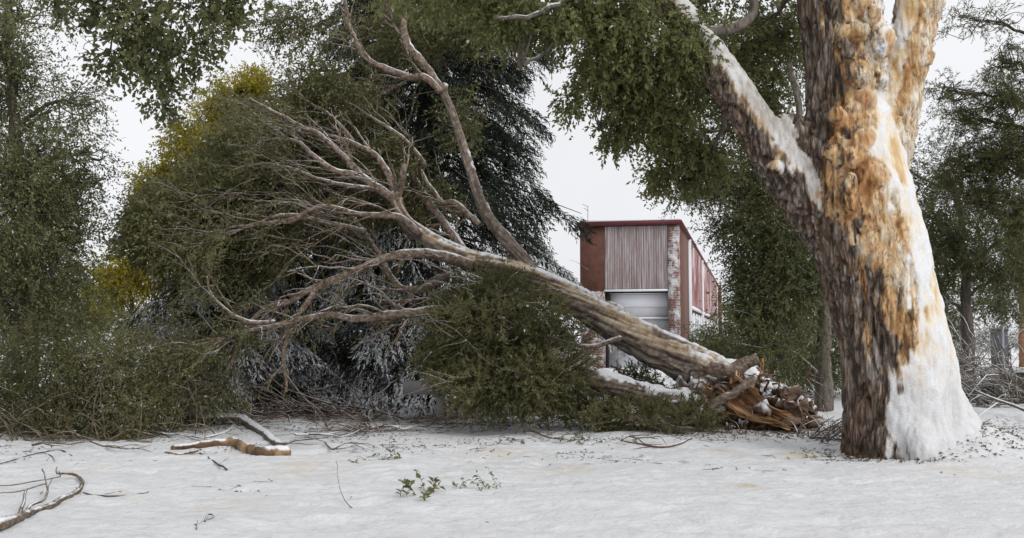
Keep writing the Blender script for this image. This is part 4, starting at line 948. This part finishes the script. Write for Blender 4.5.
# trees behind the big trunk
make_tree('shade_tree', 'green tree with pale stem behind the root plate, left of the big trunk', 'tree', gb(822, 18), [P(824, 300, 18), P(818, 220, 18), P(800, 120, 18.2), P(780, 0, 18.6)], .13,
    [B(752, 235, 18.5, 34, 42, 700), B(790, 280, 18, 36, 50, 800), B(755, 290, 18.6, 26, 42, 480), B(770, 170, 18.4, 42, 42, 700), B(715, 180, 19, 36, 26, 380), B(722, 232, 19.5, 12, 18, 110), B(810, 230, 18, 40, 50, 500), B(760, 340, 18, 60, 38, 650), B(740, 110, 18.8, 36, 40, 380), B(680, 195, 19.2, 16, 10, 60), B(790, 60, 18.6, 40, 50, 320), B(670, 140, 19, 26, 22, 110)],
    (.07, .030), M['leaf_dark'], M['bark'], 81, nf=1.1, thr=-.12, n=15)
make_tree('evergreen_shrub', 'dark evergreen shrub below the building wall, beyond the fallen trunk', 'shrub', gb(720, 24), [P(722, 350, 24), P(722, 335, 24)], .06,
    [B(715, 352, 24, 26, 22, 500), B(755, 345, 24, 42, 40, 700), B(800, 350, 23, 40, 42, 600), B(695, 362, 23.5, 22, 20, 240)], (.085, .026), M['leaf_dark'], M['bark_bg'], 82, nf=1.5, n=16, limb_r=.02, snow=.03)
make_tree('pine_tree', 'loose olive-green pine filling the upper right beside the big trunk', 'tree', gb(1062, 19), [P(1058, 250, 19), P(1050, 150, 19), P(1045, 40, 19), P(1040, -80, 19)], .18,
    [B(985, 150, 19, 42, 30, 330), B(1010, 100, 18.8, 30, 34, 260), B(970, 200, 19.2, 40, 30, 300), B(1015, 220, 18.5, 35, 40, 420), B(960, 120, 19.5, 30, 22, 110), B(1000, 60, 19, 18, 24, 70), B(1018, 170, 18.6, 28, 32, 280), B(950, 165, 19.8, 26, 22, 110), B(1060, 120, 18.5, 50, 60, 380), B(1070, 30, 19, 40, 50, 200), B(940, 90, 19.5, 18, 16, 40), B(975, 20, 19, 40, 14, 60)],
    (.11, .016), M['pine'], M['bark_bg'], 91, nf=1.2, thr=-.04, n=18, ang=(20, 65), spr=(.25, .5), lim=6)
make_tree('spreading_tree', 'darker broadleaf tree low on the right, behind the brush pile', 'tree', gb(966, 21), [P(966, 300, 21), P(962, 240, 21), P(955, 180, 21.2)], .14,
    [B(950, 240, 21, 34, 34, 420), B(985, 262, 20.6, 38, 28, 380), B(936, 290, 21, 20, 30, 260), B(1015, 270, 20.5, 30, 26, 280), B(960, 190, 21.4, 30, 24, 220), B(1030, 240, 20.6, 30, 40, 360), B(925, 215, 21.5, 22, 40, 260), B(900, 170, 22, 30, 60, 200)],
    (.075, .03), M['leaf_dark'], M['bark'], 92, nf=1.2, thr=-.1, n=14)

# undergrowth at left: torn leafy limbs heaped along the snow edge
for i, (x, y, d, rx, rz, N, lab) in enumerate([
        (30, 385, 13.6, 55, 52, 1500, 'heap of broken leafy limbs under the tree at the left edge'),
        (105, 385, 13.8, 55, 46, 1400, 'thicket of olive broken limbs in the middle of the left undergrowth'),
        (175, 360, 14.4, 45, 55, 1000, 'leafy broken limbs where undergrowth meets the snowy spruce boughs'),
        (55, 325, 15.0, 60, 42, 900, 'taller feathery shrub rising behind the left heap of limbs')]):
    b = gb(x, d)
    t_ = make_tree('leafy_brush', lab, 'brush', b, [b + A((.1, 0, .5)), P(x + 5, y - 10, d)], .035, [B(x, y, d, rx, rz, N), B(x + 20, y + 28, d - .3, rx * .8, 22, N // 3)], (.055, .019),
        M[('leaf_fallen', 'leaf_fallen', 'juniper', 'leaf_left')[i]], M['branch_dry'], 101 + i, nf=1.5, thr=-.02, group='leafy brush heaps on the left', n=13, crown='foliage', snow=.025, limb_r=.02, lim=8, up=.3)
    rng = np.random.default_rng(300 + i)
    for k in range(11):                                   # torn stems showing through, each its own
        s0 = gb(x + rng.normal() * rx * .55, d - .5 - .5 * rng.random()); mb = MB()
        pts, rad = sprout(s0, A((rng.normal() * .7, -.1, .8)), rng.uniform(.6, 1.5), rng.uniform(.006, .014), rng, .22, .12, 6)
        pts[:, 2] = np.maximum(pts[:, 2], gz(pts[:, 0], pts[:, 1]) + .01); addtube(mb, pts, rad, 5, 16, .04)
        for q in range(4):
            j = rng.integers(2, 6); p2, r2 = sprout(pts[j], pts[j] - pts[j - 1] + rng.normal(size=3) * .12, rng.uniform(.2, .55), rad[j] * .6, rng, .25, .05, 4); addtube(mb, p2, r2, 4, 8, .02)
        mb.build('stem', M['branch_dry'], t_, base=b, smooth=True)

# far belt of trees, each its own
frng = np.random.default_rng(5)
far = [(-60, 44, 'far bare-topped tree beyond the left undergrowth, at the view edge'), (60, 46, 'far dark tree seen through leaves below the left tree'), (120, 60, 'far grey-green tree in the gap left of the yellow shrub'), 
       (1085, 58, 'far tree at the right edge beyond the street'), (780, 75, 'far tree past the end of the long building'), (850, 70, 'far tree between building end and huge trunk')]
for i, (x, d, lab) in enumerate(far):
    h = frng.uniform(26, 40); b = gb(x, d)
    make_tree('distant_tree', lab, 'tree', b, [P(x, 320, d), P(x + 3, 335 - h, d)], .2, [B(x, 335 - h * .55, d, 46, h * .55, 420), B(x + 20, 335 - h * .3, d, 32, h * .4, 220)], (.16, .09), M['leaf_dark'], M['bark_bg'], 120 + i, nf=.6, thr=-.2, group='trees far beyond the street', n=10, spr=(.4, .9), snow=.12)

make_tree('backdrop_tree', 'dense dark tree behind the left-edge tree and undergrowth', 'tree', gb(30, 24), [P(30, 280, 24), P(32, 200, 24)], .2,
    [B(20, 270, 24, 60, 50, 700), B(70, 300, 24, 45, 34, 420), B(0, 200, 24, 55, 60, 500), B(-15, 345, 24, 50, 40, 300), B(45, 210, 24.5, 34, 40, 320)], (.11, .05), M['leaf_dark'], M['bark_bg'], 150, nf=.9, thr=-.25, n=13)
make_tree('backdrop_tree', 'dense olive tree behind the huge trunk and its pale-stemmed neighbour', 'tree', gb(800, 27), [P(800, 300, 27), P(795, 200, 27)], .2,
    [B(770, 280, 27, 40, 50, 520), B(830, 270, 27, 60, 60, 700), B(800, 190, 27, 60, 50, 560), B(755, 215, 27, 32, 40, 300), B(940, 250, 27, 40, 44, 300)], (.12, .055), M['leaf_dark'], M['bark_bg'], 151, nf=.8, thr=-.2, n=12)
make_tree('backdrop_tree', 'dark leafy mass behind the two spruces, filling the gap between them', 'tree', gb(330, 26), [P(330, 280, 26), P(330, 180, 26)], .2,
    [B(330, 300, 26, 60, 60, 620), B(290, 230, 26, 50, 60, 460), B(370, 220, 26, 55, 60, 460), B(240, 330, 26, 60, 40, 420), B(420, 330, 26, 60, 50, 420), B(330, 360, 25.5, 110, 26, 500)], (.14, .07), M['leaf_dark'], M['bark_bg'], 152, nf=.8, thr=-.3, n=11)
make_tree('evergreen_shrub', 'low dark shrub in the gap left of the huge trunk, behind the pale stem', 'shrub', gb(826, 21), [P(826, 365, 21), P(826, 345, 21)], .05,
    [B(815, 365, 21, 26, 22, 360), B(845, 350, 21.5, 26, 34, 320)], (.085, .03), M['leaf_dark'], M['bark_bg'], 170, nf=1.4, n=13, limb_r=.02, snow=.05)
make_tree('evergreen_shrub', 'tall olive shrub right of the huge trunk, above the brush pile', 'shrub', gb(945, 24), [P(945, 345, 24), P(946, 310, 24)], .06,
    [B(942, 325, 24, 18, 34, 320), B(985, 300, 24.5, 30, 20, 280), B(1018, 302, 24.5, 22, 18, 200)], (.085, .034), M['leaf_dark'], M['bark_bg'], 171, nf=1.4, n=13, limb_r=.02, snow=.03)

# ------------------------------------------------------------------ far street at right
def street_bits():
    m_post = plain_mat('grey_metal', (0.28, 0.29, 0.31), .5, .1, 4.0); m_dk = plain_mat('dark_box', (0.07, 0.075, 0.085), .6, .1, 4)
    b = gb(1003, 33); mb = MB(); addtube(mb, [b + A((0, 0, -.1)), b + A((0, 0, 1.7))], [.035, .03], 8); addtube(mb, [b + A((0, 0, 1.7)), b + A((0, 0, 1.74))], [.05, .02], 8)
    tag(mb.build('street_pole', m_post, base=b), 'thin grey pole standing by the snowy street at right', 'pole')
    b = gb(999, 36); t = thing('utility_box', 'dark blue-grey cabinet beside the thin pole at right', 'cabinet', b)
    MB().box((b[0] - .22, b[1] - .2, -.05), (b[0] + .22, b[1] + .2, 1.55)).build('body', m_dk, t); MB().box((b[0] - .26, b[1] - .24, 1.553), (b[0] + .26, b[1] + .24, 1.62)).build('lid', m_post, t)
    MB().box((b[0] - .18, b[1] - .215, .1), (b[0] + .18, b[1] - .203, 1.4)).build('door', m_dk, t)
    m_wall = plain_mat('mossy_low_wall', (0.075, 0.068, 0.05), .9, .35, 5.0, snow=.05)
    a = P(985, 335, 19.5); w = MB(); x0, x1 = a[0], a[0] + 3.2
    w.box((x0, 19.4, -.1), (x1, 19.75, .62)); o = thing('low_wall', 'low mossy wall behind the brush pile at the right edge', 'wall', (x0, 19.4, 0))
    w.build('wall', m_wall, o); MB().box((x0 - .03, 19.37, .623), (x1, 19.78, .70)).build('snow_cap', M['snow_lump'], o)
    make_tree('roadside_tree', 'tree with orange-brown stem at the far right edge by the street', 'tree', gb(1023, 42), [P(1022, 300, 42), P(1021, 250, 42)], .16, [B(1030, 265, 42, 30, 26, 420), B(1040, 230, 42, 40, 40, 300)], (.09, .04), M['leaf_dark'], plain_mat('orange_bark', (.20, .11, .06), .85, .4, 5.0, snow=.1), 140, nf=1.0)
    # frosted shrubs across the street
    for i, (x, d, lab) in enumerate([(968, 52, 'frosted white shrub across the snowy street, left one'), (1008, 56, 'frosted white shrub across the snowy street, behind the cabinet')]):
        b = gb(x, d); make_tree('frosted_shrub', lab, 'shrub', b, [P(x, 345, d), P(x + 1, 335, d)], .08, [B(x, 338, d, 24, 12, 300), B(x + 14, 342, d, 20, 9, 160)], (.13, .06), M['leaf_dark'], M['bark_bg'], 160 + i, nf=.9, thr=-.2, n=10, snow=.65, limb_r=.03, group='frosted shrubs beyond the street')
    # concrete slab showing grey under the leafy mass
    g = P(436, 388, 15.9); m_c = plain_mat('grey_concrete', (.30, .29, .29), .9, .08, 3)
    t = thing('concrete_bench', 'grey concrete bench half hidden under the fallen branches', 'bench', (g[0], 15.9, 0))
    MB().box((g[0] - .5, 15.65, .42), (g[0] + .6, 16.15, .62)).build('seat', m_c, t)
    for s in (.02, .40): MB().box((g[0] + s, 15.7, -.1), (g[0] + s + .12, 16.1, .417)).build('leg', m_c, t)
street_bits()

# ------------------------------------------------------------------ brush pile right of the big tree
def brush_pile(name, label, cx, cy, w, h, N, m_, seed, lean=(-.3, 0, .5), L=(.5, 1.4), r=(.006, .014), depth=.5):
    rng = np.random.default_rng(seed); g = G(cx, cy); t = thing(name, label, 'brush', g); k = g[1] / FPX; mb = MB()
    for i in range(N):
        s = g + A((rng.normal() * w * k * .5, rng.normal() * depth * .5, abs(rng.normal()) * h * k * .35))
        s[2] = max(s[2], float(gz(s[0], s[1])[0]))
        d = A(lean) + rng.normal(size=3) * .45
        pts, rad = sprout(s, d, rng.uniform(*L), rng.uniform(*r), rng, .2, .08)
        pts[:, 2] = np.maximum(pts[:, 2], gz(pts[:, 0], pts[:, 1]) + .006); addtube(mb, pts, rad, 5, 9, .03)
    stuff(mb.build('branches', m_, t, smooth=True)); return t
brush_pile('brush_pile', 'grey pile of cut brush leaning beside the huge trunk', 985, 408, 40, 70, 230, M['twig_grey'], 5, (-.5, .2, .55), (.6, 1.5), (.007, .016))
brush_pile('twig_pile', 'reddish-brown heap of twigs below the snowy spruce boughs', 285, 414, 130, 14, 240, M['bark_red'], 6, (-.8, 0, .1), (.4, 1.5), (.006, .016), .9)
brush_pile('twig_pile', 'tangled dull twigs along the edge of the left undergrowth', 95, 436, 110, 10, 130, M['branch_dry'], 8, (-.7, 0, .06), (.2, .8), (.004, .009), .9)
brush_pile('twig_pile', 'small dark twig heap lying in front of the grey bench', 368, 432, 45, 10, 90, M['bark_red'], 9, (-.8, 0, .05), (.2, .6), (.004, .010), .35)
brush_pile('twig_pile', 'low tangle of twigs at the foot of the hanging leafy mass', 470, 424, 110, 7, 110, M['branch_dry'], 11, (-.8, 0, .03), (.2, .7), (.004, .009), .5)
brush_pile('twig_pile', 'tangle of brown twigs behind the broken log and snow-topped branch', 205, 424, 70, 14, 150, M['bark_red'], 12, (-.8, 0, .12), (.3, 1.0), (.005, .012), .5)
brush_pile('twig_pile', 'dark twigs and bark crumbs between root plate and huge trunk', 822, 440, 30, 14, 90, M['bark'], 10, (.5, 0, .1), (.2, .7), (.006, .014), .5)

# ------------------------------------------------------------------ single branches, logs and sprigs on the snow
def ground_branch(name, label, main, kids, m_, cat='branch', n=8, lift=.6, seed=1, rough=.18, group=None):
    """main: [(px, py, radius m, height above the snow)]"""
    g0 = G(main[0][0], main[0][1]); t = thing(name, label, cat, g0, group)
    def path(l):
        pts = []; rad = []
        for x, y, r, *h in l:
            p = G(x, y) if not h else G(x, y + h[0] * FPX / max(G(x, y)[1], 1))
            p = p + A((0, 0, r * lift + (h[0] if h else 0))); pts.append(p); rad.append(r)
        return A(pts), A(rad)
    mb = MB(); p, r = path(main); addtube(mb, p, r, n, len(p) * 6, .02, rough, seed=seed); mb.build('stem', m_, t, smooth=True)
    for i, k in enumerate(kids):
        mb = MB(); p, r = path(k); addtube(mb, p, r, 6, len(p) * 5, .015, rough, seed=seed + i + 1); mb.build('side_branch', m_, t, smooth=True)
    return t
ground_branch('forked_branch', 'bare forked grey branch on the snow in the lower left corner', [(-20, 536, .050), (12, 524, .042), (30, 514, .030), (50, 508, .027), (66, 499, .024), (80, 490, .020), (79, 480, .015, .02), (66, 474, .011, .05), (57, 474, .009, .07), (58, 468, .005, .10)],
    [[(18, 520, .018), (22, 508, .014, .04), (26, 492, .009, .10)], [(24, 518, .016), (30, 507, .013, .03), (44, 500, .010, .06), (47, 485, .008, .10), (42, 472, .006, .14)], [(47, 492, .007, .08), (52, 480, .004, .12)],
     [(60, 480, .007, .05), (38, 482, .006, .05), (10, 485, .005, .04), (-15, 484, .004, .03)], [(45, 485, .006, .08), (20, 492, .005, .05), (0, 494, .004, .03)], [(60, 479, .006, .06), (58, 472, .004, .10)]], M['branch_dry'], seed=3)
ground_branch('broken_log', 'broken log with torn tan end, left of centre at the edge of the twigs', [(172, 450, .03), (195, 448, .045), (215, 447, .055), (233, 445, .06), (248, 452, .065), (262, 456, .06), (276, 455, .07), (288, 454, .075)],
    [[(200, 449, .022), (180, 455, .016), (165, 453, .01)]], bark_mat('log_bark', [(.40, (.05, .034, .024)), (.5, (.15, .09, .05)), (.62, (.40, .27, .15))], scale=(1.7, 1.7, 1.7), snow_lo=.72, snow_hi=.95), cat='log', n=12, seed=4, rough=.35)
ground_branch('snowy_branch', 'snow-topped pale branch arching over the twigs on the left', [(286, 452, .03), (272, 442, .05), (262, 434, .06), (250, 427, .065, .03), (238, 423, .065, .06), (215, 421, .06, .09), (196, 420, .05, .10), (178, 417, .032, .13), (142, 421, .014, .10)],
    [[(240, 422, .03), (225, 433, .02), (205, 437, .012)]], M['bark_snowy'], n=10, seed=5)
ground_branch('stick', 'dark forked stick on the snow beneath the broken log', [(200, 454, .008), (214, 462, .009), (227, 472, .010)], [[(219, 465, .007), (228, 458, .006), (234, 456, .004)]], M['bark_bg'], seed=6)
ground_branch('stick', 'long thin dark twig lying right of the forked branch', [(76, 488, .004), (86, 494, .006), (100, 496, .007), (125, 495, .006), (150, 492, .004)], [[(98, 496, .005), (110, 492, .004), (122, 492, .003)]], M['bark_bg'], seed=7)
ground_branch('stick', 'curved twig near the left edge, above the forked branch', [(0, 464, .008), (25, 457, .010), (45, 453, .011), (62, 451, .012), (71, 456, .008)], [[(45, 454, .006), (52, 458, .005), (55, 462, .004)]], M['bark_bg'], seed=8)
ground_branch('stick', 'thin upright bent stem stuck in the snow, left of the leaf sprigs', [(352, 508, .004), (344, 498, .005, .04), (339, 484, .004, .10), (336, 464, .003, .16)], [], M['bark_bg'], seed=9)
ground_branch('stick', 'long thin branch lying before the torn root plate', [(612, 440, .006), (640, 447, .010), (664, 448, .012), (685, 442, .014), (697, 434, .016)], [[(655, 448, .006), (630, 449, .004)]], M['bark_red'], seed=10)
ground_branch('stick', 'faint straight twig on open snow near the picture centre', [(468, 462, .004), (480, 458, .006), (491, 453, .005)], [], M['twig_grey'], seed=11)
ground_branch('snowy_branch', 'snow-laden branch jutting in from the right edge past the trunk', [(1040, 418, .030, .10), (1015, 409, .028, .16), (990, 400, .024, .24), (968, 392, .018, .30), (944, 396, .009, .28)], [[(1000, 404, .012, .2), (985, 412, .008, .14), (975, 420, .005, .08)]], M['bark_snowy'], seed=12)
ground_branch('stick', 'dark stick poking out of the drift at the huge trunk base', [(990, 420, .013, .12), (975, 427, .012, .08), (958, 432, .010, .05), (942, 438, .006, .02)], [[(966, 430, .006, .06), (962, 425, .005, .1)]], M['bark_bg'], seed=13)
ground_branch('stick', 'tiny dark twigs at the foot of the huge trunk', [(914, 452, .006), (919, 459, .007), (924, 462, .005)], [[(930, 460, .005), (934, 455, .006)]], M['bark_bg'], seed=14)
ground_branch('stick', 'small black curled twig low on the snow, left of centre', [(205, 522, .006), (209, 515, .007, .02), (215, 517, .005), (196, 528, .004)], [[(196, 530, .005), (198, 522, .004, .02)]], M['bark_bg'], seed=15)

rb = np.random.default_rng(88)
for i, (x, y, L, lab, mt) in enumerate([
        (330, 432, 70, 'snow-dusted branch lying across the edge of the reddish twig heap', 'bark_snowy'), (395, 427, 50, 'thin snow-dusted branch lying in front of the grey bench', 'bark_snowy'), (120, 446, 60, 'brown bare branch at the snow edge under the olive thicket', 'branch_dry'),
        (60, 443, 55, 'bare crooked branch at the foot of the leftmost leafy heap', 'branch_dry'), (300, 441, 46, 'short crooked branch right of the broken log end', 'branch_dry'), (345, 446, 40, 'pair of crossed brown twigs between log and standing sprigs', 'branch_dry'), (545, 436, 44, 'thin brown branch below the leafy mass, near picture centre', 'branch_dry'), (640, 441, 36, 'small crooked twig left of the torn root plate', 'branch_dry'), (180, 436, 60, 'snow-dusted branch between thicket and broken log', 'bark_snowy')]):
    ang = rb.uniform(-.25, .25); r = rb.uniform(.010, .020); mn = [(x - L * .5 + L * q, y + L * ang * (q - .5) * .5 + rb.normal() * 1.6, r * (1 - .7 * q), .02 + .05 * rb.random()) for q in (0, .2, .45, .7, 1)]
    kd = []
    for q in (1, 2, 3): kd.append([mn[q], (mn[q][0] + rb.uniform(8, 16), mn[q][1] - rb.uniform(-3, 4), r * .4, .06), (mn[q][0] + rb.uniform(18, 30), mn[q][1] - rb.uniform(-5, 5), r * .2, .05)])
    ground_branch('fallen_branch', lab, mn, kd, M[mt], seed=40 + i)

def sprig(label, cx, cy, N, seed, spread=.10, hgt=.07, l=.055, lm='leaf_elm', lie=False):
    rng = np.random.default_rng(seed); g = G(cx, cy); t = thing('leaf_sprig', label, 'sprig', g, 'green leaf sprigs scattered on the snow'); cr = MB()
    for i in range(N):
        s = g + A((rng.normal() * spread, rng.normal() * spread * .6, 0)); s[2] = float(gz(s[0], s[1])[0])
        d = A((rng.normal() * .6, rng.normal() * .3, .2 if lie else .9)); pts, rad = sprout(s, d, rng.uniform(.7, 1.3) * hgt, .003, rng, .2, .0)
        pts[:, 2] = np.maximum(pts[:, 2], s[2] + .004); addtube(MB(), pts, rad, 4, 6).build('stem', M['bark_bg'], t)
        V, F, at = leaves(pts[:1], (pts[-1] - pts[0])[None], 8, float(np.linalg.norm(pts[-1] - pts[0])), l, l * .55, rng, grav=.1, up=1.2); cr.add(V, F, **at)
    stuff(cr.build('leaves', M[lm], t))
sprig('left sprig of green leaves of the pair standing in the snow at centre', 404, 497, 3, 1, .05, .17, .075)
sprig('right sprig of green leaves of the pair standing in the snow at centre', 433, 494, 3, 2, .04, .19, .075)
sprig('small low leaf sprig between the two standing sprigs', 420, 500, 1, 3, .02, .11, .07)
sprig('fallen leafy twig lying left above the standing sprigs', 380, 458, 7, 4, .22, .2, .06, lie=True)
sprig('thin leafy twig lying right of the standing sprigs', 495, 490, 5, 5, .14, .2, .05, lie=True)
sprig('leaf cluster low in front of the hanging leafy mass', 468, 424, 9, 6, .30, .14, .06)
sprig('leafy tuft in snow beneath the green mass, further right', 505, 421, 8, 7, .22, .14, .06)
sprig('single small sprig between the standing pair and the thin leafy twig', 461, 487, 1, 8, .02, .05, .045)
sprig('scattered leafy bits before the low green clump by the trunk', 590, 444, 9, 9, .3, .12, .06, lie=True)

# loose litter: nobody could count it
def litter():
    rng = np.random.default_rng(3); N = 3400
    y = 7 + 9 * rng.random(N * 3) ** .55; x = rng.uniform(-8, 8, N * 3)
    keep = fbm(np.stack([x * .7, y * .9, 0 * x], 1), 3) + .35 * (y - 11.5) / 4 > .02 + .25 * rng.random(N * 3); x, y = x[keep][:N], y[keep][:N]
    p = np.stack([x, y, gz(x, y) + .006], 1); D = rng.normal(size=p.shape) * A((1, 1, .12))
    V, F, at = leaves(p, D, 2, .03, .042, .018, rng, grav=0, up=2.0, ang=(10, 40))
    stuff(tag(mesh_obj('leaf_litter', V, F, M['leaf_brown'], None, at), 'brown leaf crumbs strewn over the snow', 'litter'))
    # bark crumbs shed round the foot of the big tree and the torn roots
    Nb = 420; an = rng.uniform(2.6, 6.6, Nb); rr = rng.uniform(.62, 1.25, Nb) ; bx = ELM[0] + np.cos(an) * rr; by = ELM[1] + np.sin(an) * rr * .9
    bx = np.concatenate([bx, rng.normal(3.5, .7, 700)]); by = np.concatenate([by, rng.normal(13.9, .35, 700)])
    p2 = np.stack([bx, by, gz(bx, by) + .008], 1); V, F, at = leaves(p2, rng.normal(size=p2.shape) * A((1, 1, .15)), 2, .04, .05, .022, rng, grav=0, up=1.5, ang=(10, 50))
    stuff(tag(mesh_obj('bark_litter', V, F, M['leaf_brown'], None, at), 'dark bark crumbs round the huge trunk and torn roots', 'litter'))
    mb = MB()
    for i in range(700):
        k = rng.integers(len(x)); s = p[k] + A((rng.normal() * .2, rng.normal() * .2, 0)); a = rng.random() * 6.28
        L = rng.uniform(.05, .28); d = A((math.cos(a), math.sin(a) * .8, 0)); pts = A([s + d * L * q + A((0, 0, 0)) + rng.normal(size=3) * .012 for q in (0, .5, 1)]); pts[:, 2] = gz(pts[:, 0], pts[:, 1]) + .004
        addtube(mb, pts, [.003, .003, .0015], 3, 5)
    stuff(tag(mb.build('twig_litter', M['bark_bg']), 'thin dark twig crumbs strewn over the snow', 'litter'))
litter()
for o in bpy.data.objects:
    if '_base' in o: del o['_base']
